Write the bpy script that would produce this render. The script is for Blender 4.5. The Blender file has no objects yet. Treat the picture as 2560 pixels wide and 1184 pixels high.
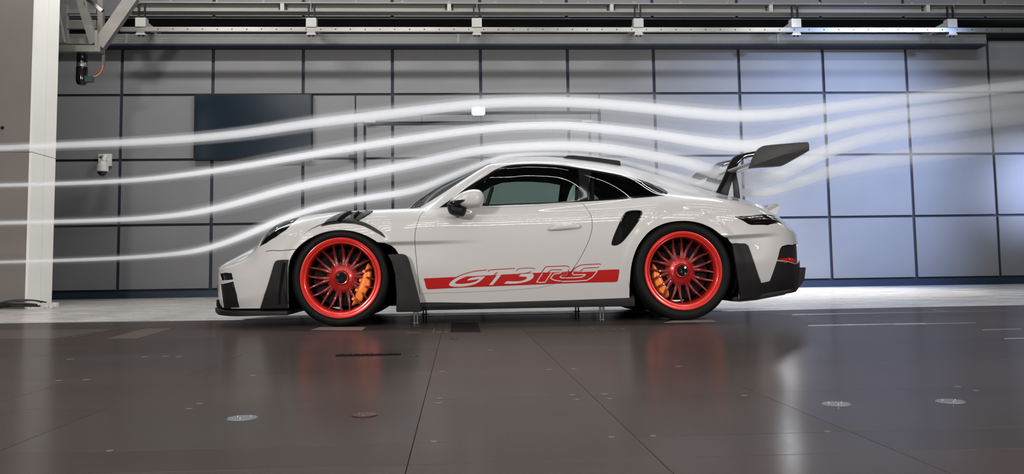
import bpy, bmesh, math, random
import numpy as np
from mathutils import Vector, Matrix
from mathutils.geometry import delaunay_2d_cdt
random.seed(4); rng = np.random.default_rng(4)
C = bpy.context.scene.collection
SC = bpy.context.scene

# ---------------------------------------------------------------- camera
FP, CX, CY = 2270.0, 1280.0, 478.0
HCAM = 0.398
yv = np.array([(1146-CX)/FP, -(670-CY)/FP, -1.0]); yv /= np.linalg.norm(yv)
zv = np.array([-0.0148*27000, 27000.0, -FP]); zv -= zv.dot(yv)*yv; zv /= np.linalg.norm(zv)
xv = np.cross(yv, zv)
RW = np.stack([xv, yv, zv])                      # camera axes -> world
cam = bpy.data.cameras.new('camera'); camo = bpy.data.objects.new('camera', cam); C.objects.link(camo)
cam.sensor_width = 36.0; cam.lens = 36.0*FP/2560
cam.shift_x = 0.0; cam.shift_y = -(592-CY)/2560
cam.clip_start = 0.05; cam.clip_end = 200
camo.matrix_world = Matrix([[RW[i, j] for j in range(3)] + [0] for i in range(3)] + [[0, 0, 0, 1]])
camo.location = (0, 0, HCAM)
SC.camera = camo

def ray(px, py):
    c = np.stack([(np.asarray(px, float)-CX)/FP, -(np.asarray(py, float)-CY)/FP, -np.ones_like(np.asarray(px, float))], -1)
    return c @ RW.T
def atY(px, py, Y):
    r = ray(px, py); k = Y/r[..., 1]
    return np.stack([r[..., 0]*k, r[..., 1]*k, r[..., 2]*k+HCAM], -1)
def floor_at(px, py):
    r = ray(px, py); k = -HCAM/r[..., 2]
    return (float(r[0]*k), float(r[1]*k))

# ---------------------------------------------------------------- world, lights, exposure
w = bpy.data.worlds.new('world'); SC.world = w; w.use_nodes = True
w.node_tree.nodes['Background'].inputs[0].default_value = (0.75, 0.78, 0.85, 1)
w.node_tree.nodes['Background'].inputs[1].default_value = 0.03
SC.view_settings.view_transform = 'Standard'; SC.view_settings.look = 'None'
SC.view_settings.exposure = 0.0; SC.view_settings.gamma = 1.0
SC.view_settings.use_curve_mapping = False
SC.cycles.use_denoising = True
SC.cycles.transparent_max_bounces = 24
SC.cycles.max_bounces = 7; SC.cycles.diffuse_bounces = 3; SC.cycles.glossy_bounces = 4; SC.cycles.transmission_bounces = 6
SC.cycles.sample_clamp_indirect = 6.0
SC.cycles.caustics_reflective = False; SC.cycles.caustics_refractive = False

def aim(o, to):
    d = Vector(to)-Vector(o.location); o.rotation_euler = d.to_track_quat('-Z', 'Y').to_euler()
def area(loc, to, sx, sy, power, col=(1, 1, 1), name='lamp', spread=None):
    l = bpy.data.lights.new(name, 'AREA'); l.shape = 'RECTANGLE'; l.size = sx; l.size_y = sy; l.energy = power; l.color = col
    if spread: l.spread = math.radians(spread)
    o = bpy.data.objects.new(name, l); C.objects.link(o); o.location = loc; aim(o, to); return o
def spot(loc, to, power, ang, blend, col=(1, 1, 1), rad=0.1, name='spot_lamp'):
    l = bpy.data.lights.new(name, 'SPOT'); l.energy = power; l.spot_size = math.radians(ang); l.spot_blend = blend
    l.shadow_soft_size = rad; l.color = col
    o = bpy.data.objects.new(name, l); C.objects.link(o); o.location = loc; aim(o, to); return o

WARM = (1.0, 0.97, 0.93)
area((-4.2, -1.6, 2.6), (0.3, 7.2, 0.5), 0.6, 0.6, 470, WARM, 'key_lamp')
area((5.6, -1.8, 2.2), (1.0, 7.0, 0.5), 0.5, 0.5, 330, WARM, 'fill_lamp')
# rows of linear lamps under the hall roof
for yy, pw in ((-5.0, 60), (-3.2, 50), (-1.4, 34), (0.6, 20), (2.6, 14), (4.4, 11), (6.2, 9)):
    for xx in (-5.5, -2.2, 1.1, 4.4, 7.7):
        area((xx, yy, 6.6), (xx, yy, 0), 2.2, 0.05, pw, WARM, 'linear_lamp')
# added wash lights, out of view, that brighten the back wall
for xx, pw in ((-4.8, 270), (-0.8, 150), (3.5, 140), (8.2, 90)):
    area((xx, 10.6, 6.3), (xx, 13.6, 0.8), 2.4, 0.3, pw, (1, 0.98, 0.96) if xx < 3 else ((0.9, 0.95, 1.0) if xx < 5 else (0.68, 0.82, 1.0)), 'added_wall_wash')
spot((5.2, 13.4, 5.6), (4.2, 12.6, 0.0), 3900, 70, 0.9, (1.0, 0.99, 0.96), 0.15, 'back_spot')
spot((10.3, 13.2, 1.8), (9.75, 14.8, 1.65), 430, 70, 1.0, (0.5, 0.62, 1.0), 0.1, 'blue_spot')
spot((9.5, 9.0, 4.8), (5.9, 14.8, 1.5), 5400, 52, 1.0, (0.42, 0.57, 1.0), 0.2, 'blue_spot')
spot((10.5, 9.5, 5.5), (2.9, 7.6, 0.8), 500, 30, 0.6, (0.92, 0.95, 1.0), 0.12, 'rim_spot')
# low lamp standing behind the wing, shining through the smoke towards the front
lp = atY(1950, 392, 10.4)
spot(tuple(lp), (lp[0]-0.7, 5.0, 0.2), 26, 100, 0.6, (0.93, 0.96, 1.0), 0.06, 'rear_lamp')
# added lights, out of view, that whiten the smoke from behind
for xx in (-3.6, -1.2, 1.2, 3.6):
    area((xx, 9.6, 6.2), (xx, 7.35, 1.3), 2.2, 0.12, 16, (0.84, 0.92, 1.0), 'added_smoke_light', spread=70)

# ---------------------------------------------------------------- materials
MATS = {}
def mat(name, col, rough=0.5, metal=0.0, coat=0.0, spec=0.5, bump=None, noise=None, trans=0.0, emit=None, ior=1.45, aniso=0.0, rnoise=None, alpha=None):
    if name in MATS: return MATS[name]
    m = bpy.data.materials.new(name); m.use_nodes = True; nt = m.node_tree; b = nt.nodes['Principled BSDF']
    b.inputs['Base Color'].default_value = (*col, 1); b.inputs['Roughness'].default_value = rough
    b.inputs['Metallic'].default_value = metal; b.inputs['Coat Weight'].default_value = coat; b.inputs['Coat Roughness'].default_value = 0.006
    b.inputs['Specular IOR Level'].default_value = spec; b.inputs['Transmission Weight'].default_value = trans; b.inputs['IOR'].default_value = ior
    if alpha is not None: b.inputs['Alpha'].default_value = alpha
    if emit:
        b.inputs['Emission Color'].default_value = (*emit[:3], 1); b.inputs['Emission Strength'].default_value = emit[3]
    tc = nt.nodes.new('ShaderNodeTexCoord')
    def nz(scale, stretch=(1, 1, 1), detail=3):
        mp = nt.nodes.new('ShaderNodeMapping'); mp.inputs['Scale'].default_value = stretch
        n = nt.nodes.new('ShaderNodeTexNoise'); n.inputs['Scale'].default_value = scale; n.inputs['Detail'].default_value = detail
        nt.links.new(tc.outputs['Object'], mp.inputs[0]); nt.links.new(mp.outputs[0], n.inputs['Vector']); return n
    if noise:   # (scale, amount, stretch)
        n = nz(noise[0], noise[2] if len(noise) > 2 else (1, 1, 1), 5)
        r = nt.nodes.new('ShaderNodeMapRange'); r.inputs['From Min'].default_value = 0.3; r.inputs['From Max'].default_value = 0.7
        r.inputs['To Min'].default_value = 1-noise[1]; r.inputs['To Max'].default_value = 1+noise[1]
        nt.links.new(n.outputs['Fac'], r.inputs['Value'])
        mx = nt.nodes.new('ShaderNodeVectorMath'); mx.operation = 'SCALE'; mx.inputs[0].default_value = col
        nt.links.new(r.outputs[0], mx.inputs['Scale']); nt.links.new(mx.outputs[0], b.inputs['Base Color'])
    if rnoise:
        n = nz(rnoise[0], rnoise[2] if len(rnoise) > 2 else (1, 1, 1), 5)
        r = nt.nodes.new('ShaderNodeMapRange'); r.inputs['From Min'].default_value = 0.3; r.inputs['From Max'].default_value = 0.7
        r.inputs['To Min'].default_value = rough-rnoise[1]; r.inputs['To Max'].default_value = rough+rnoise[1]
        nt.links.new(n.outputs['Fac'], r.inputs['Value']); nt.links.new(r.outputs[0], b.inputs['Roughness'])
    if bump:    # (scale, strength, dist, stretch)
        n = nz(bump[0], bump[3] if len(bump) > 3 else (1, 1, 1), 2)
        bp = nt.nodes.new('ShaderNodeBump'); bp.inputs['Strength'].default_value = bump[1]; bp.inputs['Distance'].default_value = bump[2]
        nt.links.new(n.outputs['Fac'], bp.inputs['Height']); nt.links.new(bp.outputs[0], b.inputs['Normal'])
    if name.startswith('floor_plate'): b.inputs['Coat Roughness'].default_value = 0.21
    MATS[name] = m; return m

PAINT = mat('pale_grey_paint', (0.465, 0.45, 0.442), 0.38, coat=1.0, spec=0.4)
RED = mat('red_film', (0.37, 0.009, 0.009), 0.3, coat=0.6)
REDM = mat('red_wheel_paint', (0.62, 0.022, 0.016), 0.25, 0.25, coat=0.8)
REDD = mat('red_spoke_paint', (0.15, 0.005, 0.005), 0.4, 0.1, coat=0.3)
BLK = mat('satin_black_plastic', (0.010, 0.0088, 0.0093), 0.55, spec=0.25, bump=(900, 0.15, 0.001))
CARB = mat('dark_carbon', (0.022, 0.021, 0.021), 0.45, spec=0.35, bump=(700, 0.2, 0.001))
BLKM = mat('matt_black', (0.004, 0.004, 0.004), 0.9, spec=0.1)
BLKG = mat('gloss_black', (0.008, 0.008, 0.009), 0.08)
RUBBER = mat('tyre_rubber', (0.006, 0.006, 0.006), 0.55, spec=0.12, bump=(60, 0.05, 0.002))
STEEL = mat('bare_steel', (0.55, 0.55, 0.55), 0.25, 1.0)
DISC = mat('brake_disc_steel', (0.008, 0.005, 0.005), 0.8, spec=0.15)
ORANGE = mat('orange_caliper_paint', (0.85, 0.22, 0.03), 0.35, coat=0.4)
def thin_glass(name, tint, ior, rough=0.0):
    m = bpy.data.materials.new(name); m.use_nodes = True; nt = m.node_tree; nt.nodes.clear()
    out = nt.nodes.new('ShaderNodeOutputMaterial'); mix = nt.nodes.new('ShaderNodeMixShader'); tp = nt.nodes.new('ShaderNodeBsdfTransparent')
    gl = nt.nodes.new('ShaderNodeBsdfGlossy'); fr = nt.nodes.new('ShaderNodeFresnel'); fr.inputs[0].default_value = ior
    tp.inputs[0].default_value = (*tint, 1); gl.inputs['Roughness'].default_value = rough
    nt.links.new(fr.outputs[0], mix.inputs[0]); nt.links.new(tp.outputs[0], mix.inputs[1]); nt.links.new(gl.outputs[0], mix.inputs[2]); nt.links.new(mix.outputs[0], out.inputs[0])
    return m
GLASS = thin_glass('tinted_glass', (0.62, 0.76, 0.71), 1.5)
LENS = thin_glass('clear_lens', (0.93, 0.95, 0.96), 1.5)
SMOKE_RED = mat('smoked_lens', (0.006, 0.003, 0.003), 0.08, coat=1.0)
REFL = mat('red_reflector', (0.45, 0.01, 0.01), 0.15, coat=1.0)
SEATW = mat('pale_seat_shell', (0.55, 0.58, 0.55), 0.5)
CHROME = mat('chrome', (0.8, 0.8, 0.8), 0.12, 1.0)
WALLM = mat('perforated_grey_panel', (0.165, 0.165, 0.171), 0.62, noise=(1.2, 0.06), bump=(500, 0.12, 0.002))
JOINT = mat('dark_joint', (0.012, 0.018, 0.032), 0.7)
BASEB = mat('dark_blue_skirting', (0.012, 0.022, 0.045), 0.4)
ALU = mat('brushed_aluminium', (0.30, 0.29, 0.268), 0.36, 0.75, noise=(6, 0.15, (0.3, 1, 1)))
BEAM = mat('pale_beam_paint', (0.21, 0.20, 0.188), 0.5, noise=(2, 0.06))
BOXW = mat('white_bracket_paint', (0.36, 0.35, 0.335), 0.5)
RIBM = mat('ribbed_shutter', (0.19, 0.185, 0.18), 0.5)
COLW = mat('white_trim_paint', (0.86, 0.85, 0.80), 0.5, noise=(1.5, 0.03))
COLG = mat('grey_coated_wall', (0.20, 0.18, 0.165), 0.5, noise=(2.5, 0.05))
SCREEN = mat('screen_glass', (0.006, 0.014, 0.024), 0.16, spec=0.6)
CAMW = mat('white_plastic', (0.62, 0.61, 0.58), 0.4)
HALL = mat('hall_plaster', (0.14, 0.135, 0.13), 0.8)
CEIL = mat('dark_ceiling', (0.06, 0.06, 0.062), 0.8)
FLOORB = mat('dark_floor_gap', (0.01, 0.009, 0.009), 0.6)
FBACK = mat('glare_lightened_floor', (0.42, 0.40, 0.375), 0.28, noise=(5, 0.35, (0.35, 1.6, 1)), rnoise=(9, 0.12, (0.4, 2, 1)), bump=(26, 0.25, 0.004, (0.35, 1.5, 1)))  # base colour lightened to stand for the backlight's glare
PLATES = [mat('floor_plate_%s' % n, c, 0.5, spec=0.0, coat=0.38, noise=(2.2, 0.10, (0.5, 1, 1)), rnoise=(3, 0.05, (0.3, 1.5, 1)), bump=(40, 0.03, 0.002, (0.25, 1, 1)))
          for n, c in (('brown', (0.047, 0.036, 0.032)), ('grey', (0.044, 0.036, 0.0325)), ('dark', (0.041, 0.0325, 0.029)))]
DISCM = mat('grey_metal_disc', (0.14, 0.15, 0.165), 0.45, 0.3)
MARKM = mat('floor_plate_marker', (0.12, 0.11, 0.10), 0.5, spec=0.0, coat=0.35)
EXITG = mat('lit_exit_green', (0.2, 0.8, 0.5), 0.4, emit=(0.45, 1.0, 0.72, 1.1))
EXITW = mat('lit_exit_face', (0.9, 0.95, 0.9), 0.4, emit=(0.85, 1.0, 0.85, 1.6))
CABLE = mat('black_cable', (0.015, 0.016, 0.015), 0.5)
ORCAB = mat('orange_cable', (0.75, 0.14, 0.03), 0.5)

# ---------------------------------------------------------------- object helpers
def tagp(o, label=None, cat=None, group=None, kind=None):
    if label: o['label'] = label
    if cat: o['category'] = cat
    if group: o['group'] = group
    if kind: o['kind'] = kind
    return o
def empty(name, label=None, cat=None, loc=(0, 0, 0), group=None, kind=None):
    o = bpy.data.objects.new(name, None); C.objects.link(o); o.location = loc; o.empty_display_size = 0.1
    return tagp(o, label, cat, group, kind)
def link(name, me, m, parent=None, smooth=False):
    if m is not None and not me.materials: me.materials.append(m)
    if smooth: me.polygons.foreach_set('use_smooth', [True]*len(me.polygons))
    o = bpy.data.objects.new(name, me); C.objects.link(o)
    if parent is not None:
        o.parent = parent; o.matrix_parent_inverse = Matrix.Translation(-Vector(world_loc(parent)))
    return o
def world_loc(o):
    v = Vector(o.location)
    p = o.parent
    if p is not None: return v
    return v
def from_bm(name, bm, m, parent=None, smooth=False, bevel=0.0, seg=2):
    if bevel > 0:
        bmesh.ops.bevel(bm, geom=[e for e in bm.edges if e.calc_face_angle(0) > 0.6], offset=bevel, segments=seg, affect='EDGES', profile=0.6, clamp_overlap=True)
    me = bpy.data.meshes.new(name); bm.normal_update(); bm.to_mesh(me); bm.free()
    o = link(name, me, m, parent)
    if smooth:
        me.polygons.foreach_set('use_smooth', [True]*len(me.polygons))
        me.set_sharp_from_angle(angle=math.radians(35))
    return o
def box(bm, x0, x1, y0, y1, z0, z1):
    vs = [bm.verts.new(p) for p in ((x0, y0, z0), (x1, y0, z0), (x1, y1, z0), (x0, y1, z0), (x0, y0, z1), (x1, y0, z1), (x1, y1, z1), (x0, y1, z1))]
    for f in ((0, 3, 2, 1), (4, 5, 6, 7), (0, 1, 5, 4), (1, 2, 6, 5), (2, 3, 7, 6), (3, 0, 4, 7)): bm.faces.new([vs[i] for i in f])
def boxo(name, b, m, parent=None, bevel=0.0):
    bm = bmesh.new(); box(bm, *b); return from_bm(name, bm, m, parent, bevel=bevel, smooth=bevel > 0)
def tube(bm, pts, r, n=10, cap=True):
    pts = [Vector(p) for p in pts]; rings = []
    up = None
    for i, p in enumerate(pts):
        d = (pts[min(i+1, len(pts)-1)]-pts[max(i-1, 0)]).normalized()
        if up is None: up = d.orthogonal().normalized()
        up = (up-d*up.dot(d)).normalized(); s = d.cross(up)
        rr = r[i] if isinstance(r, (list, tuple, np.ndarray)) else r
        rings.append([bm.verts.new(p+(up*math.cos(a)+s*math.sin(a))*rr) for a in [2*math.pi*k/n for k in range(n)]])
    for a, b in zip(rings, rings[1:]):
        for k in range(n): bm.faces.new([a[k], a[(k+1) % n], b[(k+1) % n], b[k]])
    if cap: bm.faces.new(rings[0][::-1]); bm.faces.new(rings[-1])
def lathe(bm, prof, c, n=64, axis=1, close=False):
    """prof: list of (radius, offset along axis); axis 1 = Y, 2 = Z"""
    rings = []
    for r, h in prof:
        ring = []
        for k in range(n):
            a = 2*math.pi*k/n
            if axis == 1: p = (c[0]+r*math.cos(a), c[1]+h, c[2]+r*math.sin(a))
            else: p = (c[0]+r*math.cos(a), c[1]+r*math.sin(a), c[2]+h)
            ring.append(bm.verts.new(p))
        rings.append(ring)
    pairs = list(zip(rings, rings[1:])) + ([(rings[-1], rings[0])] if close else [])
    for a, b in pairs:
        for k in range(n): bm.faces.new([a[k], a[(k+1) % n], b[(k+1) % n], b[k]])
    return rings
def prism(bm, pts, y0, y1):
    """closed prism of (x,z) outline between two Y"""
    a = [bm.verts.new((p[0], y0, p[1])) for p in pts]; b = [bm.verts.new((p[0], y1, p[1])) for p in pts]
    n = len(pts)
    for i in range(n): bm.faces.new([a[i], a[(i+1) % n], b[(i+1) % n], b[i]])
    bm.faces.new(a[::-1]); bm.faces.new(b)
def pxpoly(pts, Y): return [tuple(atY(x, y, Y)[[0, 2]]) for x, y in pts]
def rect(x0, y0, x1, y1, Y):
    a = atY(x0, y0, Y); b = atY(x1, y1, Y); return min(a[0], b[0]), max(a[0], b[0]), min(a[2], b[2]), max(a[2], b[2])
def fix(o):
    bm = bmesh.new(); bm.from_mesh(o.data); bmesh.ops.recalc_face_normals(bm, faces=bm.faces); bm.to_mesh(o.data); bm.free(); return o

# ================================================================ THE HALL
WY = 14.8; P = 1.4488; X0 = -5.398
cam_h = HCAM
ZJ = [-0.28+cam_h, 0.757+cam_h, 1.803+cam_h, 2.857+cam_h, 3.70+cam_h]      # joint heights on the back wall
floor = boxo('floor', (-9.5, 17.5, -7, 15.6, -0.30, -0.012), FLOORB); floor['kind'] = 'structure'
wall = boxo('wall_back', (-9.5, 17.5, WY+0.03, WY+0.2, 0, 4.22), JOINT); wall['kind'] = 'structure'
up = atY(1280, 42, WY)[2]
wall2 = boxo('wall_back_upper', (-9.5, 17.5, WY+0.03, WY+0.2, up+0.02, 7.2), JOINT); wall2['kind'] = 'structure'
bm = bmesh.new()
s0 = up
pr = [(WY+0.035, s0), (15.7, s0-0.02), (15.7, s0-0.05), (WY+0.035, s0-0.03)]
va = [bm.verts.new((-9.5, y, z)) for y, z in pr]; vb = [bm.verts.new((17.5, y, z)) for y, z in pr]
for i in range(4): bm.faces.new([va[i], va[(i+1) % 4], vb[(i+1) % 4], vb[i]])
so = from_bm('trim_1', bm, mat('soffit_grey', (0.06, 0.062, 0.07), 0.7), None); so['kind'] = 'structure'
o = boxo('trim_2', (-9.5, 17.5, 15.6, 15.75, 3.9, s0), mat('recess_dark', (0.035, 0.037, 0.045), 0.8)); o['kind'] = 'structure'
o = boxo('trim_3', (-9.5, 17.5, WY+0.16, 15.7, 4.16, 4.22), mat('recess_dark', (0.05, 0.052, 0.06), 0.8)); o['kind'] = 'structure'
# door rectangle
DX0, DX1, _, DZ1 = rect(890, 283, 1497, 283, WY); DZ1 = atY(1194, 283, WY)[2]
PANEL_ME = {}
def panel_mesh(wd, hg, th=0.03):
    key = (round(wd, 3), round(hg, 3), th)
    if key not in PANEL_ME:
        bm = bmesh.new(); box(bm, 0, wd, 0, th, 0, hg)
        bmesh.ops.bevel(bm, geom=list(bm.edges), offset=0.004, segments=1, affect='EDGES')
        me = bpy.data.meshes.new('panel'); bm.to_mesh(me); bm.free(); me.materials.append(WALLM); PANEL_ME[key] = me
    return PANEL_ME[key]
def panel(x0, x1, z0, z1, parent, name='panel', y=WY):
    if x1-x0 < 0.03 or z1-z0 < 0.03: return
    o = bpy.data.objects.new(name, panel_mesh(x1-x0, z1-z0)); C.objects.link(o); o.parent = parent; o.location = (x0, y+random.uniform(-0.002, 0.002), z0)
G2 = 0.024
cols = [X0+P*i for i in range(-3, 16)]
zrows = ZJ
for a, b in zip(cols, cols[1:]):
    for k in range(4):
        x0, x1, z0, z1 = a+G2, b-G2, ZJ[k]+G2*0.8, ZJ[k+1]-G2*0.8
        if k == 3: z1 = 4.15
        rr = [(x0, x1, z0, z1)]
        if z0 < DZ1 and x1 > DX0 and x0 < DX1:
            rr = []
            if x0 < DX0: rr.append((x0, DX0-0.02, z0, z1))
            if x1 > DX1: rr.append((DX1+0.02, x1, z0, z1))
            if z1 > DZ1+0.02: rr.append((max(x0, DX0), min(x1, DX1), DZ1+0.02, z1))
        for r_ in rr: panel(*r_, wall)
    panel(a+G2, b-G2, up, up+1.0, wall2); panel(a+G2, b-G2, up+1.05, up+2.1, wall2)
o = boxo('baseboard_back', (-9.5, 17.5, WY-0.06, WY+0.04, -0.01, 0.105), BASEB, None, 0.004); o['kind'] = 'structure'
# wide double door
door = empty('door_1', kind='structure', loc=(DX0, WY, 0))
IX0, IX1 = atY(912, 400, WY)[0], atY(1476, 400, WY)[0]; IZ = atY(1194, 307, WY)[2]
dk = 0.045
boxo('door_frame', (DX0-0.03, DX0+0.018, WY-0.012, WY+0.06, 0.1, DZ1+0.02), JOINT, door)
boxo('door_frame', (DX1-0.018, DX1+0.03, WY-0.012, WY+0.06, 0.1, DZ1+0.02), JOINT, door)
boxo('door_frame', (DX0-0.03, DX1+0.03, WY-0.012, WY+0.06, DZ1-0.02, DZ1+0.025), JOINT, door)
# surround between the two frame lines
def dpanel(x0, x1, z0, z1):
    o = boxo('door_panel', (x0, x1, WY-0.008, WY+0.03, z0, z1), WALLM, door, 0.003); return o
dj = [IX0] + [X0+P*k for k in (3, 4, 5)] + [IX1]
dpanel(DX0+0.02, IX0-0.02, 0.1, DZ1-0.02); dpanel(IX1+0.02, DX1-0.02, 0.1, DZ1-0.02)
hx = [IX0-0.015, atY(1055, 300, WY)[0], X0+P*4, atY(1340, 300, WY)[0], IX1+0.015]
for a, b in zip(hx, hx[1:]): dpanel(a+0.003, b-0.003, IZ+0.03, DZ1-0.025)
zz = [0.1, ZJ[0], ZJ[1], atY(1194, 394, WY)[2], IZ-0.02]
for a, b in zip(dj, dj[1:]):
    for c, d in zip(zz, zz[1:]): dpanel(a+G2, b-G2, c+0.018, d-0.018)
boxo('door_backing', (DX0, DX1, WY+0.02, WY+0.05, 0.1, DZ1), JOINT, door)
for px in (925, 1467):
    c = atY(px, 303 if px > 1000 else 304, WY-0.05)
    boxo('door_closer', (c[0]-0.09, c[0]+0.09, WY-0.09, WY-0.01, c[2]-0.02, c[2]+0.02), ALU, door, 0.005)
c = atY(880, 390, WY-0.05)
boxo('door_holder', (c[0]-0.05, c[0]+0.05, WY-0.08, WY-0.01, c[2]-0.03, c[2]+0.02), JOINT, door, 0.004)
# ribbed shutter housing
xa, xb = -7.5, atY(2466, 96, WY-0.3)[0]
zt = atY(1280, 85, WY-0.3)[2]; zb = atY(1280, 109, WY-0.3)[2]
rib = empty('roller_housing', 'long ribbed grey roller housing along the wall under the rail', 'housing', (0.8, WY-0.3, zb))
nr = 7; bm = bmesh.new()
box(bm, xa, xb, WY-0.28, WY-0.012, zb, zt)
for i in range(nr):
    z0 = zb+(zt-zb)*(i+0.12)/nr; z1 = zb+(zt-zb)*(i+0.88)/nr; box(bm, xa, xb, WY-0.3, WY-0.275, z0, z1)
from_bm('ribbed_casing', bm, RIBM, rib)
for px in (316, 1146, 1946):
    x = atY(px, 97, WY-0.31)[0]; boxo('joint_cover', (x-0.02, x+0.02, WY-0.312, WY-0.29, zb, zt), RIBM, rib)
boxo('lower_lip', (xa, xb, WY-0.31, WY-0.012, zb-0.03, zb-0.002), JOINT, rib)
# I-beam
BY = 14.25
z0b, z1b = atY(1280, 34, BY)[2], atY(1280, 11, BY)[2]
beam = empty('runway_beam', 'long pale steel I-beam running across the top of the wall', 'beam', (0.8, BY, z0b))
bm = bmesh.new(); xa2, xb2 = atY(325, 20, BY)[0], 17.0
box(bm, xa2, xb2, BY, BY+0.02, z0b+0.01, z1b-0.01)
box(bm, xa2, xb2, BY-0.1, BY+0.12, z0b, z0b+0.018); box(bm, xa2, xb2, BY-0.1, BY+0.12, z1b-0.018, z1b)
from_bm('beam_profile', bm, BEAM, beam)
for px in (352, 779, 1192, 1594, 1988, 2377):
    x = atY(px, 20, BY)[0]; boxo('stiffener', (x-0.006, x+0.006, BY-0.095, BY, z0b+0.018, z1b-0.018), BEAM, beam)
for px in (708, 1123, 1527, 1923, 2313):
    x = atY(px, 20, BY)[0]
    boxo('splice_plate', (x-0.03, x+0.03, BY-0.095, BY, z0b+0.018, z1b-0.018), BOXW, beam)
    for s in (-1, 1):
        for j in (0.25, 0.5, 0.75):
            z = z0b+(z1b-z0b)*j; boxo('bolt', (x+s*0.055-0.01, x+s*0.055+0.01, BY-0.02, BY, z-0.01, z+0.01), BLK, beam)
for k in range(20):
    x = atY(432+115*k, 12, BY)[0]
    if x < 16: boxo('clip', (x-0.02, x+0.02, BY-0.1, BY-0.05, z1b, z1b+0.022), BEAM, beam)
# aluminium rail hung below
RY = 13.95
z0r, z1r = atY(1280, 79, RY)[2], atY(1280, 68, RY)[2]
rail = empty('cable_rail', 'flat aluminium rail with drilled holes hanging below the I-beam', 'rail', (0.8, RY, z0r))
xa3 = atY(300, 72, RY)[0]
boxo('rail_bar', (xa3, 17.0, RY, RY+0.06, z0r, z1r), ALU, rail, 0.004)
for k in range(58):
    px = 395+37*k
    c = atY(px, 73, RY)
    bm = bmesh.new(); lathe(bm, [(0.001, -0.002), (0.010, -0.002), (0.010, 0.002)], (c[0], RY, (z0r+z1r)/2), 8); from_bm('hole', bm, BLK, rail)
for i, px in enumerate((352, 778, 1192, 1596, 1990, 2380)):
    zc0, zc1 = z1r, atY(1280, 46, RY)[2]
    x = atY(px, 60, RY)[0]
    h = empty('rail_hanger', ['white rail hanger box next to the corner frame', 'white rail hanger box above the wide dark screen', 'white rail hanger box above the exit sign',
                              'white rail hanger box above the back of the car roof', 'white rail hanger box above the car tail', 'white rail hanger box at the unlit end of the rail'][i],
              'bracket', (x, RY, zc0), 'rail hangers')
    boxo('hanger_box', (x-0.078, x+0.078, RY-0.02, RY+0.12, zc0, zc1), BOXW, h, 0.003)
    boxo('arm', (x-0.03, x+0.03, RY+0.12, WY+0.02, zt+0.012, zc1-0.01), BOXW, h)
    for s in (-1, 1): boxo('bolt', (x+s*0.045-0.012, x+s*0.045+0.012, RY+0.02, RY+0.05, zc1, z0b+0.06), BLK, h)
    boxo('lower_clamp', (x-0.07, x+0.07, RY-0.015, RY+0.075, z0r-0.055, z0r-0.03), BOXW, h)
    for s in (-1, 1): boxo('clamp_bolt', (x+s*0.03-0.012, x+s*0.03+0.012, RY+0.005, RY+0.03, z0r-0.078, z0r-0.055), BLK, h)
    boxo('clamp_strap', (x-0.06, x+0.06, RY-0.01, RY, z0r-0.04, z0r), ALU, h)
# upper-left aluminium frame with gussets
FY = 12.2
def bar2(p, q, wd, Y, dy, name, parent, m=ALU):
    a = atY(p[0], p[1], Y); b = atY(q[0], q[1], Y); a = Vector((a[0], a[2])); b = Vector((b[0], b[2]))
    d = (b-a).normalized(); n = Vector((-d.y, d.x))*wd*Y/FP/2
    bm = bmesh.new(); prism(bm, [tuple(a+n), tuple(b+n), tuple(b-n), tuple(a-n)], Y, Y+dy)
    return fix(from_bm(name, bm, m, parent, bevel=0.006, smooth=True))
c = atY(200, 120, FY)
fr = empty('aluminium_frame', 'aluminium box-section frame with diagonal struts in the upper corner', 'frame', (c[0], FY, c[2]))
bar2((330, -10), (245, 112), 30, FY, 0.10, 'brace', fr)
bar2((198, -5), (233, 108), 19, FY+0.02, 0.08, 'brace', fr)
bar2((128, -10), (152, 106), 16, FY+0.02, 0.08, 'brace', fr)
bar2((140, 120), (250, 121), 16, FY-0.02, 0.10, 'rail_section', fr)
bar2((150, 102), (238, 102), 14, FY+0.12, 0.08, 'rail_section', fr)
bar2((240, 75), (240, 128), 7, FY-0.03, 0.03, 'gusset', fr)
bar2((160, 10), (160, 100), 13, FY+0.35, 0.08, 'post', fr)
bar2((250, -10), (250, 100), 13, FY+0.35, 0.08, 'post', fr)
bar2((165, 60), (240, 60), 22, FY+0.37, 0.06, 'cross_member', fr)
bar2((165, 28), (240, 28), 10, FY+0.37, 0.06, 'cross_member', fr)
bar2((257, 95), (257, 168), 5, FY+0.2, 0.04, 'conduit', fr)
bar2((135, -12), (135, 128), 10, FY+0.1, 0.1, 'post', fr)
bar2((210, -8), (255, 26), 8, FY-0.03, 0.05, 'actuator', fr, CHROME)
# black hanging motor with connector
MY = 12.35
c = atY(206, 130, MY)
mo = empty('hanging_motor', 'black cylindrical motor with a silver band hanging under the aluminium frame', 'motor', tuple(c))
def cylz(name, px, y0, y1, r, Y, m, parent, n=28, rt=None):
    a = atY(px, y0, Y); b = atY(px, y1, Y); rr = r*Y/FP
    bm = bmesh.new(); h = a[2]-b[2]
    lathe(bm, [(0.001, 0), (rr*0.96, 0), (rr, 0.01), (rr, h-0.01), (rr*0.96, h), (0.001, h)], (a[0], Y, b[2]), n, axis=2)
    return fix(from_bm(name, bm, m, parent, smooth=True))
cylz('motor_body', 206, 129, 158, 12.5, MY, BLKG, mo)
cylz('band', 206, 157, 168, 13.2, MY, ALU, mo)
a = atY(205, 168, MY); rr = 13.5*MY/FP; bm = bmesh.new()
hb = a[2]-atY(205, 212, MY)[2]
lathe(bm, [(0.001, 0), (rr*0.6, 0.0), (rr*0.85, 0.02), (rr, 0.06), (rr, hb), (0.001, hb)], (a[0], MY, a[2]-hb), 28, axis=2)
fix(from_bm('motor_housing', bm, BLKG, mo, smooth=True))
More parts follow.
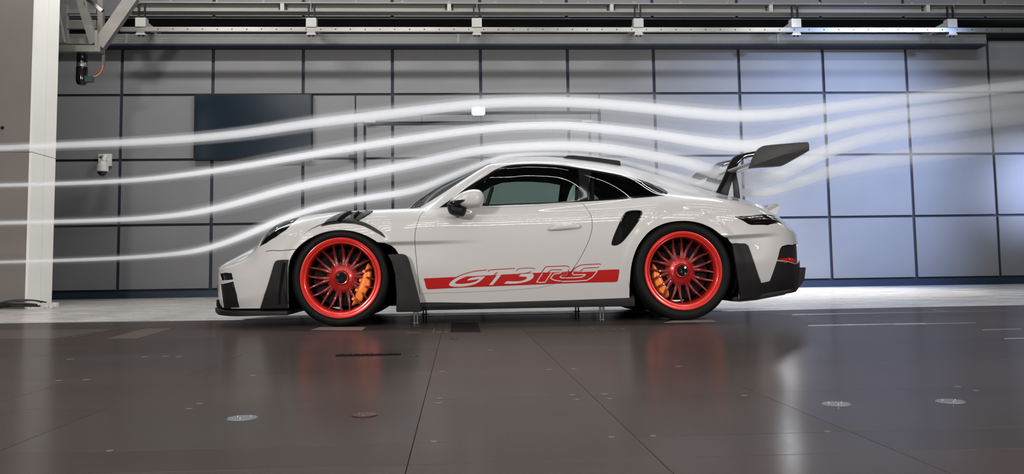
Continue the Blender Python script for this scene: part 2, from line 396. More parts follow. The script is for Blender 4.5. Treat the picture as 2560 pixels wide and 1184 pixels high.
c = atY(222, 197, MY-0.06); bm = bmesh.new(); box(bm, c[0]-0.05, c[0]+0.05, MY-0.08, MY, c[2]-0.04, c[2]+0.035)
from_bm('connector', bm, mat('connector_grey', (0.05, 0.09, 0.08), 0.35, 0.5), mo, bevel=0.01, smooth=True)
bm = bmesh.new(); tube(bm, [tuple(atY(x, y, MY-0.03)) for x, y in ((228, 193), (240, 190), (249, 184), (255, 174), (257, 165))], 0.007, 8)
from_bm('cable', bm, ORCAB, mo, smooth=True)
# big dark screen
x0, x1, z0, z1 = rect(485, 234, 779, 397, WY-0.12)
tv = empty('wall_screen', 'large dark blue flat screen mounted on the panelled wall', 'screen', ((x0+x1)/2, WY-0.1, z0))
boxo('screen_body', (x0, x1, WY-0.10, WY, z0, z1), BLK, tv, 0.01)
boxo('display', (x0+0.018, x1-0.018, WY-0.108, WY-0.095, z0+0.022, z1-0.018), SCREEN, tv)
c = atY(777, 377, WY-0.12); boxo('standby_light', (c[0]-0.012, c[0]-0.002, WY-0.125, WY-0.108, c[2]-0.005, c[2]+0.005), mat('red_led', (0.6, 0, 0), 0.4, emit=(1, 0.05, 0.03, 2)), tv)
# exit sign
x0, x1, z0, z1 = rect(1179, 266, 1213, 285, WY-0.12)
ex = empty('exit_sign', 'small lit green and white exit sign above the wide door', 'sign', ((x0+x1)/2, WY-0.1, z0))
boxo('sign_housing', (x0, x1, WY-0.12, WY-0.02, z0+0.01, z1), EXITG, ex, 0.004)
boxo('lit_face', (x0+0.03, x1-0.03, WY-0.128, WY-0.118, z0+0.018, z1-0.006), EXITW, ex, 0.003)
boxo('lower_edge', (x0+0.02, x1-0.02, WY-0.115, WY-0.03, z0-0.006, z0+0.008), mat('lit_diffuser', (0.9, 0.85, 0.7), 0.5, emit=(1, 0.9, 0.7, 1.2)), ex)
boxo('wall_mount', (x0+0.06, x1-0.06, WY-0.03, WY+0.02, z0+0.02, z1-0.02), CAMW, ex)
# dome camera
DY = WY-0.45
c = atY(258, 400, DY); k = DY/FP
dc = empty('dome_camera', 'white dome security camera on a wall bracket', 'camera', (c[0], DY, c[2]))
x0, x1, z0, z1 = rect(246, 385, 280, 415, WY-0.03)
boxo('wall_plate', (x0, x1-0.09, WY-0.03, WY, z0, z1), CAMW, dc, 0.004)
boxo('mount_plate', (x0+0.08, x1, WY-0.06, WY-0.03, z0, z1), CAMW, dc, 0.004)
a = atY(264, 398, WY-0.06)
bm = bmesh.new(); tube(bm, [(a[0], WY-0.06, a[2]), (a[0]-0.02, WY-0.2, a[2]+0.02), (c[0]+0.01, DY+0.05, a[2]), (c[0], DY, c[2]-0.02)], [0.035, 0.03, 0.035, 0.04], 14)
from_bm('arm', bm, CAMW, dc, smooth=True)
z_t, z_b = atY(256, 402, DY)[2], atY(256, 429, DY)[2]
bm = bmesh.new(); hh = z_t-z_b
lathe(bm, [(0.001, hh), (0.045, hh), (0.07, hh*0.78), (0.075, hh*0.6), (0.09, hh*0.55), (0.092, 0.01), (0.085, 0), (0.001, 0)], (c[0]-0.01, DY, z_b), 28, axis=2)
fix(from_bm('camera_housing', bm, CAMW, dc, smooth=True))
bm = bmesh.new(); lathe(bm, [(0.07*math.cos(t), -0.065*math.sin(t)) for t in [i*math.pi/2/8 for i in range(9)]][:-1]+[(0.001, -0.065)], (c[0]-0.01, DY, z_b), 28, axis=2)
fix(from_bm('dome', bm, mat('smoked_dome', (0.03, 0.03, 0.035), 0.05), dc, smooth=True))

# ---------------- left nozzle wall and white pillar
CYY = 10.95
xl = atY(75, 200, CYY)
top_l = atY(83, 0, CYY); bl = atY(62, 770, CYY); br = atY(121, 762, CYY); tr = atY(138, 0, CYY)
wl = empty('wall_left', kind='structure', loc=(bl[0], CYY, 0))
px0, px1 = (bl[0]+top_l[0])/2-0.0, (br[0]+tr[0])/2
zj = atY(40, 380, CYY)[2]
boxo('wall_section', (-9.5, px0, CYY, CYY+0.63, 0, zj-0.004), COLG, wl, 0.004)
boxo('wall_section', (-9.5, px0, CYY, CYY+0.63, zj+0.004, 7.2), COLG, wl, 0.004)
YE = CYY+0.64; ym = CYY+0.33
for a, b in ((CYY+0.002, ym-0.003), (ym+0.003, YE)):
    for z0, z1 in ((0, zj-0.004), (zj+0.004, 7.2)):
        boxo('white_casing', (px0+0.001, px0+0.03, a, b, z0, z1), COLW, wl, 0.003)
c = atY(6, 319, CYY); bm = bmesh.new(); lathe(bm, [(0.001, -0.006), (0.02, -0.006), (0.022, 0.0)], (c[0], CYY, c[2]), 20)
from_bm('round_plug', bm, BLK, wl, smooth=True)
# cable heap at its foot
c = floor_at(100, 770)
cb = empty('cable_bundle', 'tangle of black cables with pale plugs at the foot of the white pillar', 'cables', (c[0], c[1], 0))
for j in range(7):
    pts = []
    for i in range(26):
        t = i/25
        pts.append((c[0]-1.0+1.15*t+0.05*math.sin(7*t+j), CYY-0.12-0.10*(j % 3)+0.07*math.sin(9*t+2*j), 0.016+0.014*(j % 4)+0.05*max(0, math.sin((t-0.55)*6))*(0.4+0.15*j)))
    bm = bmesh.new(); tube(bm, pts, 0.009, 7); from_bm('cable', bm, CABLE, cb, smooth=True)
for j in range(4):
    x = c[0]+0.16+0.035*j; boxo('plug', (x, x+0.05, CYY-0.22+0.03*j, CYY-0.16+0.03*j, 0.012+0.01*(j % 2), 0.06+0.012*(j % 2)), CAMW, cb, 0.008)
# other sides of the hall
o = boxo('wall_right', (17.5, 17.7, -7, 15.7, 0, 7.2), HALL); o['kind'] = 'structure'
o = boxo('wall_far_left', (-9.7, -9.5, -7, 15.7, 0, 7.2), HALL); o['kind'] = 'structure'
o = boxo('wall_front', (-9.5, 17.5, -7.2, -7, 0, 7.2), HALL); o['kind'] = 'structure'
o = boxo('ceiling', (-9.7, 17.7, -7.2, 15.8, 7.2, 7.4), CEIL); o['kind'] = 'structure'

# ---------------- floor plates
YB = floor_at(1280, 786)[1]
ys = sorted([-7, 0.9, 1.9, floor_at(1280, 1100)[1], floor_at(1280, 994)[1], floor_at(1200, 925)[1], floor_at(1280, 866)[1], floor_at(1280, 829)[1], 7.4, YB])
xs_a = [floor_at(1482.6, 991)[0], floor_at(1053, 1029)[0], floor_at(1990, 1022)[0], floor_at(100, 975)[0]]
xs = sorted([-9.5, -6.5] + xs_a + [3.9, 6.2, 9.0, 12.5, 17.5])
def plate(x0, x1, y0, y1, m, par=floor, name='floor_plate', z=0.0):
    bm = bmesh.new(); box(bm, x0+0.0007, x1-0.0007, y0+0.0012, y1-0.0012, -0.012, z)
    bmesh.ops.bevel(bm, geom=[e for e in bm.edges if all(v.co.z > z-1e-4 for v in e.verts)], offset=0.0006, segments=1, affect='EDGES')
    return from_bm(name, bm, m, par)
for j, (a, b) in enumerate(zip(ys, ys[1:])):
    xx = xs if j % 2 == 0 or b-a > 1.2 else [-9.5, -4.2, xs_a[3]+0.4, xs_a[1], xs_a[0], xs_a[2], 5.2, 7.8, 17.5]
    xx = sorted(set(xx))
    for i, (c_, d_) in enumerate(zip(xx, xx[1:])):
        if d_-c_ > 0.05: plate(c_, d_, a, b, PLATES[(i*2+j*3+i*j) % 3])
plate(-9.5, 17.5, YB+0.03, 15.6, FBACK, name='floor_screed')
boxo('floor_edge_strip', (-9.5, 17.5, YB-0.0, YB+0.03, -0.012, 0.003), STEEL, floor)
# short bright metal edges in the floor on the right
for x0, x1, y in ((2235, 2452, 810.5), (2455, 2560, 824), (2510, 2600, 846), (2020, 2330, 813.5), (1980, 2560, 786), (2330, 2700, 743)):
    a = floor_at(x0, y+0.0); b = floor_at(x1, y-1.2*(x1-x0)/100); yy = (a[1])
    boxo('edge_strip', (a[0], b[0], yy, yy+0.012, -0.004, 0.002), STEEL, floor)
# dark recessed plate and turntable details beneath the car
def quad_on_floor(name, pts, m, par, z=0.0015):
    bm = bmesh.new(); p = [floor_at(*q) for q in pts]
    t = [bm.verts.new((x, y, z)) for x, y in p]; b = [bm.verts.new((x, y, -0.01)) for x, y in p]
    bm.faces.new(t)
    for i in range(len(p)): bm.faces.new([t[i], b[i], b[(i+1) % len(p)], t[(i+1) % len(p)]])
    return fix(from_bm(name, bm, m, par))
DKP = mat('floor_plate_belt', (0.014, 0.011, 0.010), 0.5, spec=0.0, coat=0.2)
quad_on_floor('belt_cover', [(1126, 830), (1202, 830), (1194, 806), (1129, 806)], DKP, floor)
quad_on_floor('groove', [(1080, 832), (1084, 832), (1094, 808), (1091, 808)], FLOORB, floor)
quad_on_floor('groove', [(1484, 824), (1488, 824), (1452, 808), (1450, 808)], FLOORB, floor)
for a, b in ((1018, 1050), (1090, 1106), (1110, 1120), (1528, 1540), (1552, 1562)):
    quad_on_floor('slot', [(a, 832-(a-1018)*0.016), (b, 832-(a-1018)*0.016), (b, 830.5-(a-1018)*0.016), (a, 830.5-(a-1018)*0.016)], FLOORB, floor)
SIL = mat('pale_belt_edge', (0.25, 0.23, 0.21), 0.45, 0.2, noise=(30, 0.2))
quad_on_floor('belt_edge', [(778, 824), (905, 824.5), (915, 817), (800, 817)], SIL, floor, 0.001)
quad_on_floor('belt_edge', [(1660, 806), (1790, 803), (1765, 795), (1700, 796)], SIL, floor, 0.001)
quad_on_floor('patch', [(268, 846), (345, 845), (432, 820), (360, 821)], mat('floor_plate_tan', (0.085, 0.066, 0.055), 0.5, spec=0.0, coat=0.38), floor, 0.001)
quad_on_floor('patch', [(0, 846), (135, 846), (290, 822), (0, 825)], mat('floor_plate_tan_dull', (0.07, 0.058, 0.050), 0.5, spec=0.0, coat=0.38), floor, 0.001)
quad_on_floor('groove', [(172, 845), (178, 845), (300, 822), (296, 822)], FLOORB, floor, 0.002)
# brush strip in the floor
a = floor_at(838, 891); b = floor_at(1000, 889)
br_ = empty('brush_strip', 'narrow black brush strip set in the floor in front of the front wheel', 'brush', ((a[0]+b[0])/2, a[1], 0))
boxo('slot_frame', (a[0], b[0], a[1], a[1]+0.05, -0.01, 0.0015), BLKM, br_)
bm = bmesh.new()
for i in range(220):
    x = a[0]+(b[0]-a[0])*(i+0.5)/220; y = a[1]+0.02+random.uniform(0, 0.02)
    q = [bm.verts.new((x-0.0016, y, 0)), bm.verts.new((x+0.0016, y, 0)), bm.verts.new((x+0.0016, y+0.003, 0)), bm.verts.new((x-0.0016, y+0.003, 0)), bm.verts.new((x+random.uniform(-.002, .002), y+0.004, random.uniform(0.006, 0.012)))]
    for i1, i2 in ((0, 1), (1, 2), (2, 3), (3, 0)): bm.faces.new([q[i1], q[i2], q[4]])
o = from_bm('bristles', bm, BLKM, br_); o['kind'] = 'stuff'
# round covers
def cover(px, py, wpx, label, m):
    x, y = floor_at(px, py); dist = math.hypot(y, 0); r = wpx/2*y/FP
    e = empty('floor_cover', label, 'cover', (x, y, 0), 'round floor covers')
    bm = bmesh.new(); lathe(bm, [(0.001, 0.003), (r*0.93, 0.003), (r, 0.0), (r, -0.006)], (x, y, 0), 40, axis=2); fix(from_bm('lid', bm, m, e, smooth=True))
    for k in range(3):
        a = k*2.1+0.4; bm = bmesh.new(); lathe(bm, [(0.001, 0.006), (r*0.05, 0.006), (r*0.06, 0.003)], (x+r*0.5*math.cos(a), y+r*0.5*math.sin(a), 0), 10, axis=2)
        fix(from_bm('screw', bm, STEEL, e, smooth=True))
cover(606, 1045, 74, 'pale round floor cover left of the dark red one', DISCM)
cover(911, 1038, 66, 'dark red-brown round floor cover below the brush strip', mat('dark_disc', (0.05, 0.012, 0.012), 0.3, 0.6))
cover(2091, 1010, 72, 'pale round floor cover nearer the car on the empty floor', DISCM)
cover(2376, 1003.5, 72, 'pale round floor cover farther from the car towards the corner', DISCM)
cover(1035, 890, 22, 'small dark round cover beside the brush strip', BLK)
cover(1135, 846, 20, 'small dark round cover in front of the square belt cover', BLK)
# little pale markers
for i, (px, py) in enumerate([(176, 897), (148, 950.6), (217, 948.5), (362, 891), (414, 890), (448, 891), (499, 1008.6), (474, 1021), (275, 1126), (633, 938), (1226, 875), (1106, 928), (1099, 995),
               (1097, 1007), (1085, 1103), (1373, 923), (1436, 921.5), (1431, 987), (1442, 998), (1511, 985), (1524, 996), (1529, 1092), (1633, 1089), (1696, 915), (1861, 988), (2394, 966), (2439, 976), (2068, 1078)]):
    x, y = floor_at(px, py); r = 8.5*y/FP
    bm = bmesh.new(); lathe(bm, [(0.001, 0.001), (r, 0.001), (r, -0.005)], (x, y, 0), 16, axis=2); fix(from_bm('floor_plug', bm, MARKM, floor))

#==CAR==
# ================================================================ THE CAR
YC = 7.41
car = empty('sports_car', 'pale grey winged sports coupe with red wheels and a red door stripe', 'car', (0.4, YC, 0))

def pchip(xk, yk, x):
    xk = np.asarray(xk, float); yk = np.asarray(yk, float); h = np.diff(xk); d = np.diff(yk)/h
    m = np.zeros_like(yk); m[0] = d[0]; m[-1] = d[-1]
    for i in range(1, len(yk)-1):
        if d[i-1]*d[i] > 0:
            w1 = 2*h[i]+h[i-1]; w2 = h[i]+2*h[i-1]; m[i] = (w1+w2)/(w1/d[i-1]+w2/d[i])
    x = np.clip(x, xk[0], xk[-1]); i = np.clip(np.searchsorted(xk, x)-1, 0, len(h)-1); t = (x-xk[i])/h[i]
    return (2*t**3-3*t**2+1)*yk[i]+(t**3-2*t**2+t)*h[i]*m[i]+(-2*t**3+3*t**2)*yk[i+1]+(t**3-t**2)*h[i]*m[i+1]
XN, XT = -1.905, 2.735
XG = np.linspace(XN, XT, 2300)
WPX = [XN, XN+.004, XN+.018, XN+.045, XN+.085, XN+.13, XN+.175, XN+.245, XN+.355, -1.4, -1.1, -.83, -.5, -.2, .1, .5, .9, 1.2, 1.45, 1.7, 1.95, 2.2, 2.36, 2.46, 2.53, 2.60, 2.66, 2.70, 2.725, XT]
WPW = [0, .09, .19, .29, .43, .57, .69, .775, .84, .88, .935, .95, .945, .925, .905, .893, .905, .93, .95, .955, .945, .915, .87, .81, .73, .58, .43, .29, .14, 0]
def tr(pts):   # pixel trace (x, y, half width) -> z along X
    a = np.array([[*atY(x, y, YC-w_)[[0, 2]]] for x, y, w_ in pts]); a = a[np.argsort(a[:, 0])]
    keep = [0]
    for i in range(1, len(a)):
        if a[i, 0]-a[keep[-1], 0] > 0.001: keep.append(i)
    return pchip(a[keep, 0], a[keep, 1], XG)
RX = [XN, -1.55, -1.3, -.83, -.45, -.25, .2, .8, 1.3, 1.7, 2.2, XT]
def ratio(v): return pchip(RX, v, XG)
WP = pchip(WPX, WPW, XG)
z0 = tr([(543, 706, .2), (546, 716, .35), (550, 738, .5), (556, 760, .6), (563, 769, .65), (600, 770, .75), (700, 770, .88), (850, 768, .90), (1050, 761, .88), (1300, 754, .86), (1575, 745, .88), (1700, 745, .9), (1830, 747, .9), (1890, 745, .86), (1950, 735, .78), (1978, 729, .65), (1990, 715, .5), (2000, 695, .3), (2003, 680, .1)])
z4 = tr([(543, 672, .1), (552, 664, .35), (575, 656, .5), (600, 648, .56), (630, 633, .6), (650, 613, .62), (662, 592, .63), (675, 576, .64), (690, 563, .66), (710, 553, .67), (740, 544.5, .68), (780, 537, .7), (830, 531, .74), (880, 527, .75), (935, 524, .76), (1010, 521, .77), (1065, 520, .78), (1110, 517, .8), (1207, 515, .8), (1365, 509.5, .79),
         (1456, 504.5, .79), (1560, 498, .8), (1627, 492.5, .81), (1670, 490, .81), (1750, 493, .81), (1800, 498, .80), (1850, 507, .79), (1900, 520, .76), (1926, 532, .72), (1948, 548, .66), (1962, 562, .62), (1980, 569, .5), (1992, 576, .4), (2000, 600, .2), (2003, 640, .1)])
z5 = tr([(543, 671, .05), (560, 661, .2), (600, 638, .35), (640, 616, .42), (660, 602, .45), (700, 586, .5), (780, 556, .5), (880, 540, .5), (980, 530, .58), (1045, 519, .68), (1060, 511, .675), (1100, 487, .65), (1150, 454, .61), (1200, 423, .58), (1225, 411, .56), (1274, 407, .575), (1319, 404.5, .575), (1365, 405, .575), (1410, 408, .575), (1456, 417, .575),
         (1517, 427, .58), (1571, 438, .585), (1616, 451, .6), (1660, 466, .6), (1720, 480, .58), (1800, 491, .57), (1850, 501, .56), (1900, 515, .55), (1932, 530, .5), (1950, 545, .42), (1965, 561, .35), (1985, 570, .25), (2000, 598, .1), (2003, 640, .05)])
z6 = tr([(543, 670, .03), (552, 663, .15), (572, 650, .22), (600, 636, .25), (645, 611, .26), (700, 590, .26), (780, 560, .27), (880, 541, .28), (980, 528, .3), (1012, 520, .33), (1040, 500, .33), (1070, 480.5, .33), (1100, 463, .33), (1150, 439.5, .33), (1200, 418, .33), (1230, 405, .33), (1260, 397, .34), (1300, 392.5, .34), (1350, 391.2, .34), (1400, 393.5, .34),
         (1450, 398, .34), (1500, 404.5, .34), (1550, 413, .34), (1600, 424.5, .34), (1650, 438.5, .34), (1700, 453.5, .34), (1750, 470, .34), (1800, 484, .34), (1850, 497, .33), (1900, 512, .32), (1932, 528, .28), (1950, 544, .23), (1965, 560, .18), (1985, 569, .15), (2000, 597, .08), (2003, 640, .03)])
crown = np.interp(XG, [-1.8, -1.2, -.3, .1, 1.2, 2.2, 2.7], [0.004, 0.01, 0.02, 0.018, 0.018, 0.006, 0])
WK = [ratio([.93, .95, .95, .955, .95, .94, .955, .955, .95, .95, .93, .9]), ratio([.985, .99, .985, .985, .98, .975, .985, .985, .985, .985, .98, .98]), ratio([1]*12),
      ratio([.97, .96, .955, .955, .965, .97, .965, .965, .965, .965, .97, .97]), ratio([.8, .76, .74, .80, .82, .84, .885, .875, .865, .85, .85, .8]),
      ratio([.5, .5, .5, .53, .62, .72, .65, .64, .635, .61, .62, .55]), ratio([.28, .28, .28, .29, .34, .36, .37, .375, .37, .36, .36, .25]), ratio([0]*12)]
ZK = [z0, z0+.22*(z4-z0), z0+.52*(z4-z0), z0+.84*(z4-z0), z4, z5, z6, z6+crown]
CW = np.stack([k*WP for k in WK], 1); CZ = np.stack(ZK, 1)
# softer wrap at both ends: sections flatten there
HUBF, HUBR = (-0.83, 0.343), (1.618, 0.357)
def sstep(x, a, b):
    t = np.clip((x-a)/(b-a), 0, 1); return t*t*(3-2*t)
CRF = [atY(x, y, YC-.93) for x, y in ((944, 605), (1160, 599))]
CRR = [atY(x, y, YC-.9) for x, y in ((1815, 589), (1985, 578))]
def raw(X, v):
    X = np.asarray(X, float); v = np.clip(np.asarray(v, float), 0, 7)
    f = np.clip((X-XN)/(XT-XN)*(len(XG)-1), 0, len(XG)-1.001); i = f.astype(int); t = (f-i)[:, None]
    W = CW[i]*(1-t)+CW[i+1]*t; Z = CZ[i]*(1-t)+CZ[i+1]*t
    out = []
    k = np.clip(v.astype(int), 0, 6); s = v-k; r = np.arange(len(X))
    for A, sym in ((W, -1), (Z, 1)):
        D = np.diff(A, axis=1); M = np.zeros_like(A)
        a, b = D[:, :-1], D[:, 1:]
        with np.errstate(divide='ignore', invalid='ignore'):
            hm = np.where(a*b > 0, 2*a*b/(a+b), 0.0)
        M[:, 1:-1] = hm; M[:, 0] = D[:, 0]; M[:, -1] = D[:, -1] if sym < 0 else 0
        p0, p1, m0, m1 = A[r, k], A[r, k+1], M[r, k], M[r, k+1]
        out.append((2*s**3-3*s**2+1)*p0+(s**3-2*s**2+s)*m0+(-2*s**3+3*s**2)*p1+(s**3-s**2)*m1)
    w_, z = out
    side = 1-sstep(v, 3.6, 4.2)
    zc = CRF[0][2]+(X-CRF[0][0])*(CRF[1][2]-CRF[0][2])/(CRF[1][0]-CRF[0][0])
    amp = 0.034*sstep(X, -0.75, -0.55)*(1-sstep(X, -0.42, 0.25))
    w_ = w_-side*amp*sstep(zc-z, -0.004, 0.030)*(1-0.85*sstep(zc-z, 0.03, 0.24))
    zr = CRR[0][2]+(X-CRR[0][0])*(CRR[1][2]-CRR[0][2])/(CRR[1][0]-CRR[0][0])
    amp = 0.036*sstep(X, 1.70, 1.85)*(1-sstep(X, 2.12, 2.42))
    w_ = w_-side*amp*sstep(zr-z, -0.004, 0.032)*(1-0.9*sstep(zr-z, 0.035, 0.22))
    for (hx, hz), ra in ((HUBF, .352), (HUBR, .372)):
        rr = np.hypot(X-hx, z-hz)
        w_ = w_+side*0.007*(1-sstep(rr, ra+.040, ra+.090))*sstep(z, hz-0.05, hz+.12)
    # gentle hollow along the door
    dd = np.exp(-((X-0.35)/0.6)**2)*np.exp(-((z-0.50)/0.13)**2)
    w_ = w_-0.006*dd*side
    return X, w_, z
def S(X, v, off=0.0):
    X = np.asarray(X, float); v = np.asarray(v, float)
    P0 = np.stack(raw(X, v), 1); h = 0.003; hv = 0.012
    a = np.stack(raw(np.clip(X+h, XN, XT), v), 1)-np.stack(raw(np.clip(X-h, XN, XT), v), 1)
    lo = np.clip(v-hv, 0, 7); hi = np.clip(v+hv, 0, 7)
    b = np.stack(raw(X, hi), 1)-np.stack(raw(X, lo), 1)
    n = np.cross(b, a)            # (X, w, z) frame
    n /= (np.linalg.norm(n, axis=1)[:, None]+1e-12)
    fl = n[:, 1] < -0.2
    n[fl] *= -1
    bad = (X < XN+0.002); n[bad] = (-1, 0, 0); bad = (X > XT-0.002); n[bad] = (1, 0, 0)
    ctr = v > 6.99; n[ctr, 1] = 0; n[ctr] /= np.linalg.norm(n[ctr], axis=1)[:, None]+1e-12
    off = np.asarray(off)
    return P0+n*(off[:, None] if off.ndim else off), n
VS = np.linspace(0, 7, 211)
def uv(pts, vmax=7.0, vmin=0.0):
    """pixel -> (X, v) on the near side of the body"""
    pts = np.asarray(pts, float); w_ = np.full(len(pts), 0.88)
    vs = VS[(VS <= vmax+1e-6) & (VS >= vmin-1e-6)]
    for _ in range(7):
        r = ray(pts[:, 0], pts[:, 1]); k = (YC-w_)/r[:, 1]; X = np.clip(r[:, 0]*k, XN+0.001, XT-0.001); z = r[:, 2]*k+HCAM
        XX = np.repeat(X, len(vs)); R_ = raw(XX, np.tile(vs, len(X))); Z = R_[2].reshape(len(X), -1)
        V = np.empty(len(X))
        for i in range(len(X)):
            g = np.nonzero(Z[i] >= z[i])[0]
            if len(g) == 0: V[i] = vs[int(np.argmax(Z[i]))]
            elif g[0] == 0: V[i] = vs[0]
            else:
                j = g[0]; t = (z[i]-Z[i, j-1])/(Z[i, j]-Z[i, j-1]+1e-9); V[i] = vs[j-1]+t*(vs[j]-vs[j-1])
        w_ = 0.5*w_+0.5*raw(X, V)[1]
    return np.stack([X, V], 1)
VSC = 0.25
def dens(poly, step=0.02):
    out = []; n = len(poly)
    for i in range(n):
        a = np.array(poly[i], float); b = np.array(poly[(i+1) % n], float)
        d = math.hypot(b[0]-a[0], (b[1]-a[1])*VSC); m = max(1, int(d/step))
        for k in range(m): out.append(tuple(a+(b-a)*k/m))
    keep = [out[0]]
    for q in out[1:]:
        if math.hypot(q[0]-keep[-1][0], (q[1]-keep[-1][1])*VSC) > 0.0015: keep.append(q)
    return keep
def densline(pts, step=0.01):
    out = []
    for a, b in zip(pts, pts[1:]):
        a = np.array(a, float); b = np.array(b, float); m = max(1, int(np.hypot(*(b-a))/step))
        for k in range(m): out.append(tuple(a+(b-a)*k/m))
    out.append(tuple(pts[-1])); return out
def smoothpoly(pts, closed=True, n=6):
    """Catmull-Rom through pixel points"""
    pts = [np.array(p, float) for p in pts]; out = []; N = len(pts)
    for i in range(N if closed else N-1):
        g = (lambda j: pts[j % N]) if closed else (lambda j: pts[min(max(j, 0), N-1)])
        p0, p1, p2, p3 = g(i-1), g(i), g(i+1), g(i+2)
        for k in range(n):
            t = k/n; out.append(tuple(0.5*((2*p1)+(-p0+p2)*t+(2*p0-5*p1+4*p2-p3)*t*t+(-p0+3*p1-3*p2+p3)*t**3)))
    if not closed: out.append(tuple(pts[-1]))
    return out
def inpoly(q, poly):
    x, y = q[:, 0], q[:, 1]; c = np.zeros(len(q), bool); n = len(poly)
    for i in range(n):
        x1, y1 = poly[i]; x2, y2 = poly[(i+1) % n]
        if y1 == y2: continue
        c ^= ((y1 > y) != (y2 > y)) & (x < (x2-x1)*(y-y1)/(y2-y1)+x1)
    return c
def shrink(poly, d):
    """inset a closed polygon in (X, v) by d metres"""
    p = np.array(poly, float)*[1, VSC]; a = 0.5*np.sum(p[:, 0]*np.roll(p[:, 1], -1)-np.roll(p[:, 0], -1)*p[:, 1]); s = 1 if a > 0 else -1
    e = np.roll(p, -1, 0)-p; e /= np.linalg.norm(e, axis=1)[:, None]+1e-12; n = np.stack([-e[:, 1], e[:, 0]], 1)*s
    m = n+np.roll(n, 1, 0); m /= np.maximum(np.linalg.norm(m, axis=1), 0.5)[:, None]
    return [tuple(t) for t in (p+m*d)/[1, VSC]]
def patch(name, outer, holes, m, parent, off=0.0, step=0.03, vstep=None, flange=0.012, side=-1, extra=None, offfun=None, thick=None):
    """mesh of the body surface inside `outer` and outside `holes` (all (X, v) polygons)"""
    vstep = vstep or step/VSC
    loops = [outer]+holes
    co = []; ed = []
    for L in loops:
        b = len(co); co += [(p[0], p[1]*VSC) for p in L]; ed += [(b+i, b+(i+1) % len(L)) for i in range(len(L))]
    o = np.array(outer); nb = len(co)
    gx = np.arange(o[:, 0].min()+step*.5, o[:, 0].max(), step); gv = np.arange(o[:, 1].min()+vstep*.5, o[:, 1].max(), vstep)
    if len(gx) and len(gv):
        g = np.stack(np.meshgrid(gx, gv), -1).reshape(-1, 2)
        if extra is not None: g = np.concatenate([g[~crease_zone(g)], extra])
        k = inpoly(g, outer)
        for h in holes: k &= ~inpoly(g, h)
        g = g[k]
        # keep clear of the borders
        bb = np.array(co); gg = g*[1, VSC]; ok = np.ones(len(gg), bool)
        for i in range(0, len(gg), 4000):
            d = np.min(np.abs(gg[i:i+4000, None, 0]-bb[None, :, 0])+np.abs(gg[i:i+4000, None, 1]-bb[None, :, 1]), axis=1); ok[i:i+4000] = d > min(step, 0.02)*0.35
        co += [tuple(p) for p in gg[ok]]
    r = delaunay_2d_cdt([Vector(c) for c in co], ed, [], 0, 1e-6)
    V = np.array([tuple(q) for q in r[0]]); F = np.array([f for f in r[2] if len(f) == 3])
    cen = V[F].mean(1)/[1, VSC]
    k = inpoly(cen, outer)
    for h in holes: k &= ~inpoly(cen, h)
    F = F[k]; X, v = V[:, 0], V[:, 1]/VSC
    of = off if offfun is None else offfun(X, v)
    P_, N_ = S(X, v, of)
    used = np.unique(F); mp = -np.ones(len(V), int); mp[used] = np.arange(len(used)); F = mp[F]; P_ = P_[used]; N_ = N_[used]
    W_ = np.stack([P_[:, 0], YC+side*P_[:, 1], P_[:, 2]], 1); NN = np.stack([N_[:, 0], side*N_[:, 1], N_[:, 2]], 1)
    a, b, c = W_[F[:, 0]], W_[F[:, 1]], W_[F[:, 2]]; fn = np.cross(b-a, c-a); flip = (fn*NN[F[:, 0]]).sum(1) < 0
    F[flip] = F[flip][:, ::-1]
    verts = [tuple(p) for p in W_]; nrm = [tuple(n) for n in NN]; faces = [tuple(f) for f in F]; ln = [NN[i] for f in F for i in f]
    if flange:
        cnt = {}
        for f in faces:
            for i in range(3):
                e = (f[i], f[(i+1) % 3]); cnt[e] = 1
        be = [e for e in cnt if (e[1], e[0]) not in cnt]
        idx = {}
        for e in be:
            for q in e:
                if q not in idx:
                    idx[q] = len(verts); verts.append(tuple(W_[q]-NN[q]*flange))
        for x, y in be:
            faces.append((y, x, idx[x], idx[y])); va_, vb_, vc_ = (np.array(verts[q]) for q in (y, x, idx[x])); n = np.cross(vb_-va_, vc_-va_); n /= np.linalg.norm(n)+1e-12
            ln += [n]*4
    me = bpy.data.meshes.new(name); me.from_pydata(verts, [], faces); me.polygons.foreach_set('use_smooth', [True]*len(faces))
    me.normals_split_custom_set([tuple(x) for x in ln]); me.update()
    return link(name, me, m, parent)
def both(name, outer, holes, m, parent=car, **k):
    a = patch(name, outer, holes, m, parent, side=-1, **k); b = patch(name, outer, holes, m, parent, side=1, **k); return a, b

def zo(s, ox, oy, pts): return [(ox+x/s, oy+y/s) for x, y in pts]
